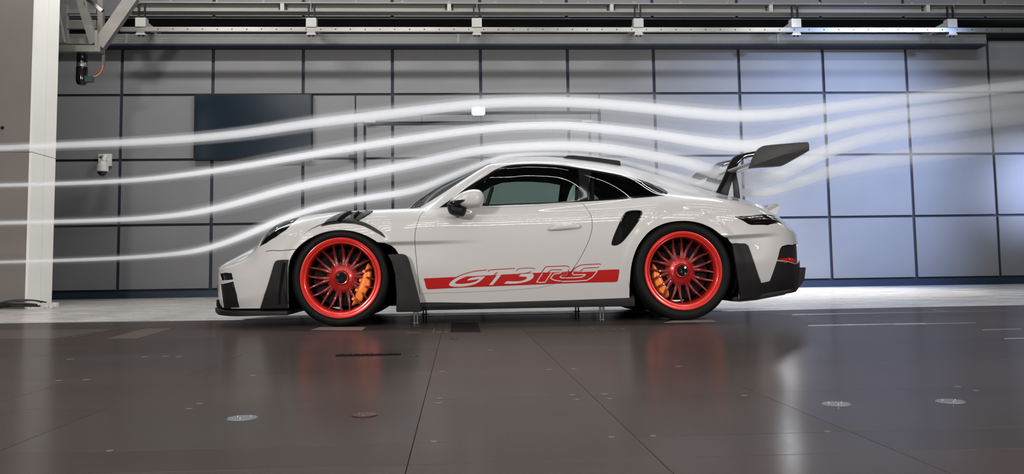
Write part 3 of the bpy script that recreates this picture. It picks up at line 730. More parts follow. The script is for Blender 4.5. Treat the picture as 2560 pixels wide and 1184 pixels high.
# ---- outlines read from the photograph
DOOR_PX = smoothpoly([(1065, 522), (1050, 539), (1039.5, 570), (1036.5, 597), (1039, 634), (1044, 688), (1048, 722)], False)+[(1049.6, 734)]+smoothpoly([(1054, 734), (1145, 731), (1242, 727), (1315, 722), (1351, 718.6), (1375, 713), (1397, 705), (1412, 696), (1426, 681), (1448, 650), (1465, 618), (1475, 594), (1481, 567), (1479, 542), (1471, 526), (1456, 507)], False)
DLO_PX = [(1097, 518.5), (1112, 508)]+smoothpoly([(1128, 497), (1170, 466), (1213, 439), (1243, 421), (1274, 412), (1319, 409), (1365, 409.6), (1410, 413), (1456, 420), (1517, 430), (1571, 440), (1616, 453), (1650, 467), (1667, 477), (1669, 483), (1662, 488.6)], False)+[(1627, 492), (1571, 496.5), (1460, 503.8), (1365, 509), (1274, 512), (1207, 515)]
FA_PX = [(720, 790), (719, 700), (720, 668), (724, 650), (729, 639)]+smoothpoly([(735, 629), (746, 616), (762, 603), (781, 591.5), (805, 581.5), (830, 576), (853, 574.3), (881, 577), (908, 585), (930, 596), (943, 604.6)], False, 4)+[(945, 605.4), (962, 607), (978, 613), (989, 622), (997, 634), (1003, 690), (1006, 790)]
RA_PX = [(1573, 790), (1573.5, 753)]+smoothpoly([(1574, 715), (1577, 672), (1585, 637), (1600, 605.5), (1626, 576), (1663, 557.5), (1707, 551.5), (1746, 556), (1777, 568), (1797, 582), (1809, 591.5)], False, 5)+[(1818, 594), (1829, 607), (1836, 640), (1846, 700), (1850, 790)]
INT_PX = smoothpoly(zo(2.692, 1460, 340, [(185, 725), (200, 670), (235, 590), (265, 530), (295, 505), (350, 498), (385, 503), (392, 520), (375, 560), (330, 625), (270, 700), (235, 728), (205, 736)]))
HL_PX = [(748, 543.5), (735, 555), (715, 575), (690, 592), (665, 608), (648, 618)]
TL_PX = [(1836, 541), (1880, 539), (1926, 536.5), (1938, 538), (1946, 546), (1962, 561.5), (1920, 562.5), (1879, 562), (1871, 560), (1859, 552.5), (1844, 545)]
LOU_PX = [(802, 566), (818, 550), (841, 537), (871, 527), (900, 526), (933, 528), (924, 535), (912, 543), (898, 550.5), (917, 558), (939.6, 570.7), (955, 580.6), (965, 594), (956, 590), (932, 576), (909, 564.6), (886, 559), (856, 557.5), (825.6, 561)]
GR_PX = [(548, 708), (583, 703), (592, 736), (599, 769.5), (556, 772), (553, 750)]
SI_PX = [(546, 683), (562, 681), (579, 682.5), (581, 692), (583, 698), (564, 700), (550, 699)]
FBL_PX = [(651, 770), (662, 735), (674, 700), (685.6, 660), (690, 652), (697, 649.5), (722, 648.5), (719, 668), (719, 700), (720, 770)]
RBL_PX = [(1829, 608), (1861, 608.5), (1869, 614), (1880, 645), (1892, 680), (1902, 707), (1896, 746), (1849, 746), (1844, 700), (1836, 650)]
RIN_PX = [(1943, 650), (1950, 622), (1955, 615), (1965, 612), (1996, 608), (2000, 630), (2003, 662)]
DIF_PX = [(1902, 707), (1924, 702), (1936, 670), (1942, 652), (2003, 662), (2003.5, 690), (1990, 716), (1978, 729), (1950, 736), (1896, 746)]
U = lambda p, **k: [tuple(q) for q in uv(p, **k)]
def side_poly(px, **k): return dens(U(px, vmax=4.6, **k), 0.018)
door_uv = side_poly(DOOR_PX); dlo_uv = dens(U(DLO_PX, vmin=3.2, vmax=6.2), 0.018)
ymin_fix = lambda L: [(x, -0.05 if v < 0.02 else v) for x, v in L]
fa_uv = ymin_fix(side_poly(FA_PX)); ra_uv = ymin_fix(side_poly(RA_PX))
int_uv = side_poly(INT_PX); tl_uv = side_poly(TL_PX); lou_uv = dens(U(LOU_PX, vmax=4.05), 0.014)
gr_uv = ymin_fix(side_poly(GR_PX)); si_uv = side_poly(SI_PX); fbl_uv = ymin_fix(side_poly(FBL_PX)); rbl_uv = ymin_fix(side_poly(RBL_PX))
_a = U([(1942, 652), (1984, 659)], vmax=4); _b = U([(1988, 609)], vmax=4.2)
rin_uv = dens(U([(1943, 650), (1950, 622), (1955, 615), (1965, 612), (1988, 609)], vmax=4.2)+[(XT-.001, _b[0][1]), (XT-.001, _a[1][1]+.03)]+U([(1984, 657.5)], vmax=4), .015)
dif_uv = ymin_fix(dens(U([(1902, 707), (1924, 702), (1936, 670), (1942, 652), (1984, 659)], vmax=4)+[(XT-.001, _a[1][1]), (XT-.001, -0.05)]+U([(1978, 731), (1950, 738), (1896, 748)], vmax=4), .015))
hl0 = U(HL_PX, vmax=4.4)
xa_, xb_ = hl0[-1][0], hl0[0][0]
hl_uv = dens(hl0+[(xa_+(xb_-xa_)*.12, 4.25), (xa_+(xb_-xa_)*.45, 4.42), (xa_+(xb_-xa_)*.8, 4.40), (xb_-0.01, 4.22)], 0.018)
xpb = atY(1050, 519, YC-.67)[0]; xpt = atY(1226, 411, YC-.56)[0]; xcb = atY(1012, 519, YC-.3)[0]
ws_uv = dens([(xpb+.02, 4.98), (xpt, 4.98), (xpt+.015, 5.6), (xpt+.015, 7.0), (xcb-.05, 7.0), (xcb, 6.0), (xcb+.05, 5.3)], 0.025)
xr0, xr1 = atY(1570, 415, YC-.3)[0], atY(1712, 460, YC-.3)[0]
rw_uv = dens([(xr0, 6.35), (xr1, 6.35), (xr1+.02, 6.6), (xr1+.02, 7.0), (xr0-.03, 7.0), (xr0-.03, 6.6)], 0.025)
seam_uv = dens(U([(664, 627.8), (700, 626), (740, 622.2), (743, 621.6), (743, 623), (740, 623.8), (700, 627.6), (664, 629.2)], vmax=4.0), 0.012)
full = dens([(XN, 0), (XT, 0), (XT, 7), (XN, 7)], 0.03)
xcv = np.arange(-0.75, 0.35, 0.03); ext = []
for (c0, c1), (xa4, xb4) in ((CRF, (-.75, .35)), (CRR, (1.8, 2.42))):
    for X_ in np.arange(xa4, xb4, 0.02):
        z_ = c0[2]+(X_-c0[0])*(c1[2]-c0[2])/(c1[0]-c0[0]); vv = VS[VS < 4]; Z = raw(np.full(len(vv), X_), vv)[2]
        for dz in (0.010, 0.004, -0.003, -0.010, -0.017, -0.024, -0.031, -0.040): ext.append((X_, float(np.interp(z_+dz, Z, vv))))
for X_ in list(np.linspace(XN+.001, XN+.08, 9))+list(np.linspace(XT-.08, XT-.001, 12)):
    for v_ in np.arange(.1, 7, .15): ext.append((X_, v_))
ext = np.array(ext)
def crease_zone(g):
    k = np.zeros(len(g), bool)
    for (c0, c1), (xa4, xb4) in ((CRF, (-.76, .36)), (CRR, (1.79, 2.43))):
        q = (g[:, 0] > xa4) & (g[:, 0] < xb4) & (g[:, 1] < 4)
        if q.any():
            zz_ = raw(g[q, 0], g[q, 1])[2]; zc_ = c0[2]+(g[q, 0]-c0[0])*(c1[2]-c0[2])/(c1[0]-c0[0])
            k[np.nonzero(q)[0]] = (zz_-zc_ < 0.014) & (zz_-zc_ > -0.046)
    return k
holes = [door_uv, dlo_uv, fa_uv, ra_uv, int_uv, tl_uv, lou_uv, gr_uv, si_uv, rin_uv, hl_uv, ws_uv, rw_uv, seam_uv, fbl_uv, rbl_uv, dif_uv]
# polygons that run below the sill are closed outside the domain
def body_outer():
    return dens([(XN, 0.0), (XT, 0.0), (XT, 7), (XN, 7)], 0.03)
both('body_shell', body_outer(), holes, PAINT, step=0.016, vstep=0.060, extra=ext)
dn = both('door', shrink(door_uv, 0.0033), [], PAINT, step=0.0173, vstep=0.057, extra=ext)
# dark structure behind the gaps
def inner_off(X, v): return np.full(len(X), -0.022)
both('inner_structure', dens([(XN+.05, 0.05), (XT-.04, 0.05), (XT-.04, 3.9), (XN+.05, 3.9)], .05), [[(x, v) for x, v in fa_uv], ra_uv], BLKM, step=0.06, vstep=.2, flange=0, off=-0.024)
# lower black pieces
both('front_grille', gr_uv, [], BLK, off=-0.010, flange=0.02)
both('front_intake', si_uv, [], BLKG, off=-0.02, flange=0.0)
both('front_wheel_blade', shrink(fbl_uv, .001), [], BLK, off=0.010, flange=0.03)
both('rear_wheel_blade', shrink(rbl_uv, .001), [], BLK, off=0.012, flange=0.03)
both('rear_vent', rin_uv, [], BLK, off=-0.014, flange=0.0)
both('diffuser_side', dif_uv, [], BLK, off=0.006, flange=0.04)
# slot in the front blade
bl = side_poly(zo(4.227, 520, 520, [(800, 580), (830, 572), (822, 620), (800, 760), (775, 900), (770, 1010), (750, 1010), (752, 900), (770, 740)]))
both('blade_slot', bl, [], BLKM, off=0.0125, flange=0.0)
# reflector
rf = side_poly(zo(2.692, 1460, 340, [(1300, 832), (1415, 820), (1435, 830), (1430, 850), (1300, 866), (1292, 850)]))
both('rear_reflector', rf, [], REFL, off=-0.004, flange=0.01)
# headlight: dark bowl, lamp, clear lens
hb = both('headlight', shrink(hl_uv, .002), [], mat('silver_bowl', (0.35, 0.36, 0.37), 0.25, 0.8), flange=0.0, offfun=lambda X, v: -0.006-0.022*(1-sstep(v, 3.5, 4.1)))
strip = dens(U([(656, 611), (668, 601), (690, 583), (716, 563), (738, 549), (746, 545.5), (735, 554.5), (715, 574), (690, 591), (665, 607)], vmax=4.1), .015)
both('headlight_bezel', strip, [], BLKG, flange=0.0, offfun=lambda X, v: -0.004-0.018*(1-sstep(v, 3.5, 4.1)))
both('headlight_lens', shrink(hl_uv, .003), [], LENS, off=-0.002, flange=0.004)
for sd in (-1, 1):
    X_, v_ = 0.5*(xa_+xb_)+0.02, 3.95
    for q, (dx, dv, r) in enumerate(((-0.07, -.12, .035), (0.05, 0.0, .042), (0.12, .12, .03))):
        p, n = S(np.array([X_+dx]), np.array([v_+dv]), -0.028); p = p[0]
        bm = bmesh.new(); lathe(bm, [(r, 0), (r*.8, -0.012), (r*.4, -0.016), (.001, -0.017)], (0, 0, 0), 20)
        bmesh.ops.transform(bm, matrix=Matrix.Translation((p[0], YC+sd*p[1], p[2])) @ Vector((n[0][0], sd*n[0][1], n[0][2])).to_track_quat('-Y', 'Z').to_matrix().to_4x4(), verts=bm.verts)
        from_bm('lamp_unit', bm, CHROME, car, smooth=True)
# tail light
both('tail_light', shrink(tl_uv, .002), [], SMOKE_RED, off=-0.004, flange=0.02)
for k, yy in enumerate((543.5, 549, 556)):
    L = U([(1868+8*k, yy), (1935, yy-1), (1944+3*k, yy+1), (1944+3*k, yy+2.4), (1935, yy+0.6), (1869+8*k, yy+1.6)], vmax=4.4)
    both('light_strip', dens(L, .02), [], CHROME, off=-0.001, flange=0.0)
# fender louvres
def lou_off(X, v): return np.full(len(X), -0.016)
both('fender_vent', lou_uv, [], BLKM, off=-0.016, flange=0)
def strip_px(name, poly, m, off, fl, **k): return both(name, dens(U(poly, vmax=4.08), 0.012), [], m, off=off, flange=fl, **k)
strip_px('louvre_slat', [(803, 566), (820, 549.5), (842, 537.5), (869, 528), (878, 527.5), (862, 534), (847, 545), (842, 552), (850, 556.5), (826, 560.5)], CARB, 0.006, .02)
strip_px('louvre_slat', [(850, 556.5), (858, 550), (872, 540), (887, 532), (898, 528.5), (886, 538), (884, 548), (894, 553), (915, 559), (937, 571), (955, 583), (962, 593), (945, 583), (924, 571), (905, 562.5), (880, 557.5)], CARB, 0.008, .02)
strip_px('louvre_slat', [(888, 549), (900, 537), (914, 528), (932, 528.5), (922, 536), (910, 543), (897, 551)], CARB, 0.009, .02)
# side intake with a hollow
both('side_intake', int_uv, [], BLKG, off=-0.006, flange=0.05, offfun=lambda X, v: -0.055*np.clip((X-min(p[0] for p in int_uv))/0.22, 0, 1)*1.0-0.004)
both('intake_lip', int_uv, [shrink(int_uv, .009)], BLKG, off=0.002, flange=0.02)
# glass and trim
g1 = shrink(dlo_uv, .003)
both('window_seal', g1, [shrink(U([(1118, 514), (1135, 497.5), (1172, 469.5), (1214, 443), (1245, 425.5), (1275, 416.5), (1320, 413.5), (1365, 414), (1410, 417), (1446, 423), (1448, 470), (1447, 500), (1365, 505.5), (1274, 509), (1207, 511.5)], vmin=3.2, vmax=6.2), -.0005)]+
     [U([(1478, 428), (1517, 434.5), (1571, 445.5), (1614, 458.5), (1645, 471), (1657, 479), (1656, 485), (1625, 488.5), (1571, 492.5), (1470, 499.5)], vmin=3.2, vmax=6.2)], BLKG, off=0.0, flange=.01)
both('side_window', shrink(dens(U([(1118, 514), (1135, 497.5), (1172, 469.5), (1214, 443), (1245, 425.5), (1275, 416.5), (1320, 413.5), (1365, 414), (1410, 417), (1446, 423), (1448, 470), (1447, 500), (1365, 505.5), (1274, 509), (1207, 511.5)], vmin=3.2, vmax=6.2), .03), -.003), [], GLASS, off=-0.003, flange=0)
both('quarter_window', shrink(dens(U([(1478, 428), (1517, 434.5), (1571, 445.5), (1614, 458.5), (1645, 471), (1657, 479), (1656, 485), (1625, 488.5), (1571, 492.5), (1470, 499.5)], vmin=3.2, vmax=6.2), .03), -.003), [], GLASS, off=-0.003, flange=0)
both('windscreen', shrink(ws_uv, .003), [], GLASS, off=-0.003, flange=0)
both('windscreen_seal', shrink(ws_uv, .001), [shrink(ws_uv, .02)], BLKG, off=-0.0015, flange=0)
both('rear_window', shrink(rw_uv, .002), [], BLKG, off=-0.003, flange=0)
# door handle
def inflate(name, pts, Y, t, m, parent, n=6, both_sides=True, yshift=0.0):
    """rounded pad: px outline at depth Y, half thickness t"""
    P2 = np.array([atY(x, y, Y)[[0, 2]] for x, y in pts]); c = P2.mean(0)
    bm = bmesh.new(); rings = []
    for i in range(n+1):
        th = math.pi/2*(1-i/n) if both_sides is False else math.pi/2-math.pi*i/n
        s = max(0.02, math.cos(th))**0.55; y = Y-t*math.sin(th)
        rings.append([bm.verts.new((c[0]+(p[0]-c[0])*s, y, c[1]+(p[1]-c[1])*s)) for p in P2])
    k = len(P2)
    for a, b in zip(rings, rings[1:]):
        for j in range(k): bm.faces.new([a[j], a[(j+1) % k], b[(j+1) % k], b[j]])
    bm.faces.new(rings[0]); bm.faces.new(rings[-1])
    bmesh.ops.recalc_face_normals(bm, faces=bm.faces)
    o = from_bm(name, bm, m, parent); o.data.polygons.foreach_set('use_smooth', [True]*len(o.data.polygons)); return o
def mirror_obj(o, parent=None):
    me = o.data.copy(); n = len(me.vertices); a = np.empty(n*3); me.vertices.foreach_get('co', a); a = a.reshape(-1, 3); a[:, 1] = 2*YC-a[:, 1]
    me.vertices.foreach_set('co', a.ravel()); me.flip_normals(); me.update()
    q = bpy.data.objects.new(o.name.split('.')[0], me); C.objects.link(q); q.parent = parent or o.parent; q.matrix_parent_inverse = o.matrix_parent_inverse.copy(); return q
hp = smoothpoly(zo(3.289, 1000, 360, [(1215, 700), (1250, 670), (1330, 655), (1440, 652), (1488, 660), (1495, 675), (1480, 692), (1400, 700), (1300, 708), (1230, 708)]))
xh = uv([(1410, 568)], vmax=4)[0]; ph = S(np.array([xh[0]]), np.array([xh[1]]))[0][0]
h = inflate('door_handle', hp, YC-ph[1]-0.004, 0.022, PAINT, dn[0], n=10); h2 = mirror_obj(h, dn[1])
# wing mirrors
mc = inflate('mirror_cap', smoothpoly([(1126, 503), (1137, 491), (1158, 479), (1182, 473), (1200.7, 475.5), (1210, 488), (1210, 503), (1201, 516.6), (1182, 520.5), (1164, 519.6), (1145, 514)]), YC-0.985, 0.085, PAINT, car, n=14); mirror_obj(mc)
mf = inflate('mirror_foot', smoothpoly([(1118.6, 508), (1135, 507), (1150, 513), (1166, 521), (1161, 538), (1152, 541), (1128, 536), (1120, 526)]), YC-0.945, 0.075, BLK, car, n=12); mirror_obj(mf)
mw = inflate('mirror_trim', smoothpoly([(1122, 507), (1130, 501), (1150, 498.5), (1168, 497.5), (1165, 502.5), (1150, 509), (1143, 515), (1130, 513)]), YC-1.042, 0.034, BLKG, car, n=8); mirror_obj(mw)

# side skirt
def skirt(side):
    bm = bmesh.new(); rows = []
    for px in np.linspace(1040, 1584, 20):
        yt = 761.5-(px-1050)*16/525; yb_ = 774.5-(px-1082)*10/500
        a = atY(px, yt, YC-.86); b = atY(px, yb_, YC-.85); wo = np.interp(a[0], XG, WP)*.957
        rows.append([bm.verts.new((a[0], YC+side*q[0], q[1])) for q in ((wo-.02, a[2]+.02), (wo, a[2]), (wo+.004, a[2]-.01), (wo-.004, b[2]), (wo-.25, b[2]), (wo-.25, a[2]+.02))])
    for r0, r1 in zip(rows, rows[1:]):
        for j in range(6): bm.faces.new([r0[j], r0[(j+1) % 6], r1[(j+1) % 6], r1[j]])
    bm.faces.new(rows[0]); bm.faces.new(rows[-1]); bmesh.ops.recalc_face_normals(bm, faces=bm.faces)
    from_bm('side_skirt', bm, BLK, car, smooth=True)
skirt(-1); skirt(1)
# underbody
bm = bmesh.new(); a_ = []; b_ = []
xs_ = np.linspace(XN+.05, XT-.12, 60)
for sgn, xx in ((-1, xs_), (1, xs_[::-1])):
    for X_ in xx:
        w_ = np.interp(X_, XG, WP)*.9
        if abs(X_-HUBF[0]) < .42: w_ = .60
        if abs(X_-HUBR[0]) < .43: w_ = .56
        zb = np.interp(X_, [XN, -1.3, 1.9, 2.3, XT], [.135, .125, .135, .16, .30])
        a_.append(bm.verts.new((X_, YC+sgn*w_, zb))); b_.append(bm.verts.new((X_, YC+sgn*w_, zb+.05)))
bm.faces.new(a_); bm.faces.new(b_)
for i in range(len(a_)): bm.faces.new([a_[i], a_[(i+1) % len(a_)], b_[(i+1) % len(a_)], b_[i]])
bmesh.ops.recalc_face_normals(bm, faces=bm.faces); bmesh.ops.triangulate(bm, faces=[f for f in bm.faces if len(f.verts) > 4]); from_bm('underbody', bm, BLKM, car)
# front splitter
bm = bmesh.new(); T_, B_ = [], []
xl_ = np.concatenate([np.array([0, .001, .004, .01, .02, .035]), np.linspace(.06, .70, 18)])
xs0 = atY(540, 775, YC-.15)[0]
for sgn, arr in ((-1, xl_), (1, xl_[::-1])):
    for t in arr:
        X_ = xs0+t; w_ = min(0.955, 0.03+np.interp(X_-.012, XG, WP)+.012) if t > 0 else 0.02
        zt = np.interp(t, [0, .05, .35, .62], [.124, .128, .118, .117]); zb = np.interp(t, [0, .05, .3, .62], [.106, .094, .083, .088])
        T_.append(bm.verts.new((X_, YC+sgn*w_, zt))); B_.append(bm.verts.new((X_, YC+sgn*w_, zb)))
f1 = bm.faces.new(T_); f2 = bm.faces.new(B_)
for i in range(len(T_)): bm.faces.new([T_[i], T_[(i+1) % len(T_)], B_[(i+1) % len(T_)], B_[i]])
bmesh.ops.recalc_face_normals(bm, faces=bm.faces); from_bm('front_splitter', bm, BLK, car, bevel=0.006, smooth=True)
# upright blade behind the front wheel
def prism_px(name, pts, w0, w1, m, parent=car, bev=0.006, mir=True):
    P2 = [tuple(atY(x, y, YC-w0)[[0, 2]]) for x, y in pts]; bm = bmesh.new(); prism(bm, P2, YC-w0, YC-w1)
    bmesh.ops.recalc_face_normals(bm, faces=bm.faces); o = from_bm(name, bm, m, parent, bevel=bev, smooth=True)
    if mir: mirror_obj(o)
    return o
prism_px('fender_blade', [(968, 635), (1004, 634), (1012, 636), (1018, 642), (1023, 654), (1037, 708), (1048, 752), (1055, 779), (990, 780), (991, 738), (987, 685), (979, 655)], 0.985, 0.86, BLK, bev=.012)
# black wheel-arch fillers
def liner(hx, hz, r, w0, w1):
    for sgn in (-1, 1):
        bm = bmesh.new(); n = 40; A = []; B = []
        for i in range(n+1):
            a = math.radians(-25+230*i/n); A.append(bm.verts.new((hx+r*math.cos(a), YC+sgn*w0, hz+r*math.sin(a)))); B.append(bm.verts.new((hx+r*math.cos(a), YC+sgn*w1, hz+r*math.sin(a))))
        for i in range(n): bm.faces.new([A[i], A[i+1], B[i+1], B[i]])
        bm.faces.new(B); from_bm('wheel_liner', bm, BLKM, car)
liner(HUBF[0], HUBF[1], .405, .915, .55); liner(HUBR[0], HUBR[1], .405, .915, .50)
# rear diffuser centre and strakes
bm = bmesh.new(); pr = [(atY(x, y, YC-.5)[0], atY(x, y, YC-.5)[2]) for x, y in ((1900, 735), (1905, 700), (1985, 668), (2000, 668), (1996, 700), (1975, 728))]
prism(bm, pr, YC-.62, YC+.62); fix(from_bm('diffuser', bm, BLK, car, bevel=.01, smooth=True))
prism_px('diffuser_fin', [(1898, 715), (1925, 709), (1975, 703), (1979, 707), (1960, 717), (1895, 732)], 0.80, 0.72, BLKG, bev=.01)
prism_px('rear_undertray', [(1832, 753), (1834, 742), (1900, 735), (1978, 722), (1981, 728), (1960, 737), (1890, 750), (1850, 754)], 0.86, 0.55, BLK, bev=.008)
# ducktail lip
bm = bmesh.new(); rows = []
for sgn_w in np.linspace(-1, 1, 41):
    w_ = .70*sgn_w; bow = (abs(sgn_w))**3
    P = [(1897, 520), (1918, 519), (1944.5, 505-0), (1946, 506), (1936, 527), (1926, 537)]
    row = []
    for x, y in P:
        q = atY(x, y, YC-.62); dx = (-0.05*bow+0.03); row.append(bm.verts.new((q[0]+dx*0.8, YC+w_, q[2]-0.035*bow**2*(1 if y < 530 else 0)+0.004)))
    rows.append(row)
for r0, r1 in zip(rows, rows[1:]):
    for j in range(6): bm.faces.new([r0[j], r0[(j+1) % 6], r1[(j+1) % 6], r1[j]])
bm.faces.new(rows[0]); bm.faces.new(rows[-1]); bmesh.ops.recalc_face_normals(bm, faces=bm.faces); from_bm('ducktail', bm, PAINT, car, smooth=True)
# roof fins
for sgn in (-1, 1):
    pts = [(1405, 396), (1419, 388.4), (1434, 388.4), (1489, 393.6), (1546, 401.5), (1550, 403), (1552, 418), (1500, 412), (1450, 404)]
    P2 = [tuple(atY(x, y, YC-.40)[[0, 2]]) for x, y in pts]; bm = bmesh.new(); prism(bm, P2, YC+sgn*.40-.012, YC+sgn*.40+.012); bmesh.ops.recalc_face_normals(bm, faces=bm.faces); from_bm('roof_fin', bm, BLK, car, bevel=.004, smooth=True)

# ---------------- rear wing
EP = smoothpoly([(1875, 420.6), (1873, 418), (1880, 400), (1887, 384), (1896, 372), (1905, 366), (1917, 363), (1965, 358.5), (2014, 355), (2020, 356), (2023, 360)], False, 5)+[(2023, 376)]+smoothpoly([(2010, 384), (1989, 396), (1958, 413), (1943, 416), (1900, 418.5)], False, 4)
ep = prism_px('wing_endplate', EP, 0.915, 0.895, CARB, bev=.004)
q = [atY(x, y, YC-.918)[[0, 2]] for x, y in ((1881, 414), (1960, 386), (2019, 374), (1988, 392), (1957, 409), (1943, 412))]
bm = bmesh.new(); prism(bm, [tuple(p) for p in q], YC-.922, YC-.914); fix(from_bm('endplate_shade', bm, BLK, car, bevel=.002, smooth=True))  # thin darker sheet that paints the shading on the endplate's lower half
def airfoil(name, le, te, thick, camber, m, w=.9, n=18):
    a = atY(*le, YC-.9)[[0, 2]]; b = atY(*te, YC-.9)[[0, 2]]; d = b-a; L = np.linalg.norm(d); d /= L; nn = np.array([-d[1], d[0]])
    pts = []
    for i in range(n+1):
        t = 0.5*(1-math.cos(math.pi*i/n)); yt = thick*(1.48*math.sqrt(t)-0.63*t-1.76*t*t+1.42*t**3-0.51*t**4)
        pts.append((t, yt))
    prof = [(t, camber*4*t*(1-t)*-1+y) for t, y in pts]+[(t, camber*4*t*(1-t)*-1-y) for t, y in pts[-2:0:-1]]
    bm = bmesh.new(); rows = []
    for s in np.linspace(-1, 1, 25):
        rows.append([bm.verts.new((a[0]+d[0]*L*t+nn[0]*L*y, YC+s*w, a[1]+d[1]*L*t+nn[1]*L*y-0.0*abs(s))) for t, y in prof])
    k = len(prof)
    for r0, r1 in zip(rows, rows[1:]):
        for j in range(k): bm.faces.new([r0[j], r0[(j+1) % k], r1[(j+1) % k], r1[j]])
    bm.faces.new(rows[0]); bm.faces.new(rows[-1]); bmesh.ops.recalc_face_normals(bm, faces=bm.faces)
    return from_bm(name, bm, m, car, smooth=True)
airfoil('wing_main_plane', (1880, 404), (1968, 388), 0.14, 0.05, PAINT)
airfoil('wing_flap', (1966, 378), (2018, 361), 0.12, 0.04, PAINT)
ST = smoothpoly([(1789, 482), (1806, 447), (1820, 415), (1828, 399), (1837, 390.5), (1848, 385.5), (1870, 381), (1900, 376)], False, 4)+smoothpoly([(1902, 388), (1880, 392), (1862, 396), (1849, 405), (1840, 422), (1833, 440), (1826, 462), (1819, 490)], False, 4)+[(1789, 490)]
def strut(name, pts, w, t, m, bev=.006):
    P2 = [tuple(atY(x, y, YC-.27)[[0, 2]]) for x, y in pts]
    for sgn in (-1, 1):
        bm = bmesh.new(); prism(bm, P2, YC+sgn*w-t, YC+sgn*w+t); bmesh.ops.recalc_face_normals(bm, faces=bm.faces)
        from_bm(name, bm, m, car, bevel=bev, smooth=True)
strut('wing_strut', ST, .27, .016, BLKG)
strut('strut_inlay', zo(6.578, 1700, 340, [(655, 930), (835, 585), (895, 585), (855, 730), (775, 975)]), .27, .0185, CARB, .003)
strut('strut_brace', zo(6.578, 1700, 340, [(870, 620), (900, 590), (920, 600), (960, 800), (992, 1050), (940, 1060), (890, 1040), (880, 880), (862, 720)]), .27, .010, CARB, .003)
for sgn in (-1, 1):
    c = atY(1866, 397, YC-.27); bm = bmesh.new(); tube(bm, [(c[0]-.015, YC+sgn*.27-.03, c[2]), (c[0]+.02, YC+sgn*.27-.03, c[2]-.02), (c[0]+.045, YC+sgn*.27-.03, c[2]-.045)], .008, 8); from_bm('wing_link', bm, CHROME, car, smooth=True)

# ---------------- wheels
def wheel(hx, hz, R, wo, width, sgn, front):
    Y0 = YC+sgn*wo; f = -sgn      # f: +1 -> inward is +Y for the near side
    L = lambda prof: [(r, f*y) for r, y in prof]
    bm = bmesh.new(); g = []
    for i in range(4):
        c = .06+i*(width-.12)/3; g += [(R, c-.008), (R-.007, c-.005), (R-.007, c+.005), (R, c+.008)]
    lathe(bm, L([(.278, .030), (.283, .012), (.292, .004), (R-.035, 0), (R-.018, .005), (R-.006, .018), (R, .035)]+g+[(R, width-.035), (R-.006, width-.018), (R-.035, width), (.29, width-.004), (.278, width-.02)]), (hx, Y0, hz), 96)
    ty = fix(from_bm('wheel', bm, RUBBER, car, smooth=True))
    ty['label'] = ('front' if front else 'rear')+' wheel with black tyre'
    bm = bmesh.new()
    lathe(bm, L([(.279, .03), (.284, .010), (.283, .004), (.279, .003), (.262, .008), (.259, .016), (.256, .018), (.245, .020), (.241, .026), (.239, .040), (.234, .060)]), (hx, Y0, hz), 96)
    fix(from_bm('rim', bm, REDM, ty, smooth=True))
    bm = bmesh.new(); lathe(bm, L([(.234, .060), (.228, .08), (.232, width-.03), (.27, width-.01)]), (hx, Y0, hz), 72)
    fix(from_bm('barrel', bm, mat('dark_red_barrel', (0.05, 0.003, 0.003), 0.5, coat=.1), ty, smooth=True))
    # hub dish
    dh = .070
    bm = bmesh.new(); lathe(bm, L([(.036, dh-.028), (.046, dh-.030), (.050, dh-.024), (.054, dh-.010), (.066, dh-.006), (.085, dh+.004), (.105, dh+.020), (.112, dh+.034), (.108, dh+.045), (.036, dh+.05)]), (hx, Y0, hz), 72)
    fix(from_bm('hub_dish', bm, mat('hub_red', (0.40, 0.014, 0.012), 0.3, 0.25, coat=0.7), ty, smooth=True))
    # spokes
    ns = 10
    for k in range(ns):
        for s2 in (-1, 1):
            a0 = 2*math.pi*k/ns+.12+s2*.07; a1 = 2*math.pi*k/ns+.12+s2*.19
            bm = bmesh.new(); rows = []
            for i in range(7):
                t = i/6; r = .088+(.238-.088)*t; a = a0+(a1-a0)*t**1.2; y = dh+.004+.012*math.sin(t*math.pi)-.028*t*t; hw = .0135-.0075*t; dp = .022-.006*t
                ca, sa = math.cos(a), math.sin(a); cx, cz = hx+r*ca, hz+r*sa
                rows.append([bm.verts.new((cx-sa*u, Y0+f*(y+d), cz+ca*u)) for u, d in ((-hw*.5, 0), (hw*.5, 0), (hw, .004), (hw*.8, dp), (-hw*.8, dp), (-hw, .004))])
            for r0, r1 in zip(rows, rows[1:]):
                for j in range(6): bm.faces.new([r0[j], r0[(j+1) % 6], r1[(j+1) % 6], r1[j]])
            bm.faces.new(rows[0]); bm.faces.new(rows[-1]); bmesh.ops.recalc_face_normals(bm, faces=bm.faces)
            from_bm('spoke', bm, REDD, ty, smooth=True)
    bm = bmesh.new(); lathe(bm, L([(.040, dh-.02), (.040, dh-.034), (.036, dh-.040), (.022, dh-.042), (.018, dh-.036), (.001, dh-.034)]), (hx, Y0, hz), 48)
    fix(from_bm('centre_lock', bm, BLKG, ty, smooth=True))
    bm = bmesh.new(); lathe(bm, L([(.10, dh+.075), (.10, dh+.055), (.12, dh+.05), (.205, dh+.05), (.205, dh+.082), (.12, dh+.082)]), (hx, Y0, hz), 64)
    fix(from_bm('brake_disc', bm, DISC, ty, smooth=True))
    return ty
wf = wheel(*HUBF, .343, .925, .275, -1, True); wheel(*HUBF, .343, .925, .275, 1, True)
wr = wheel(*HUBR, .357, .935, .33, -1, False); wheel(*HUBR, .357, .935, .33, 1, False)
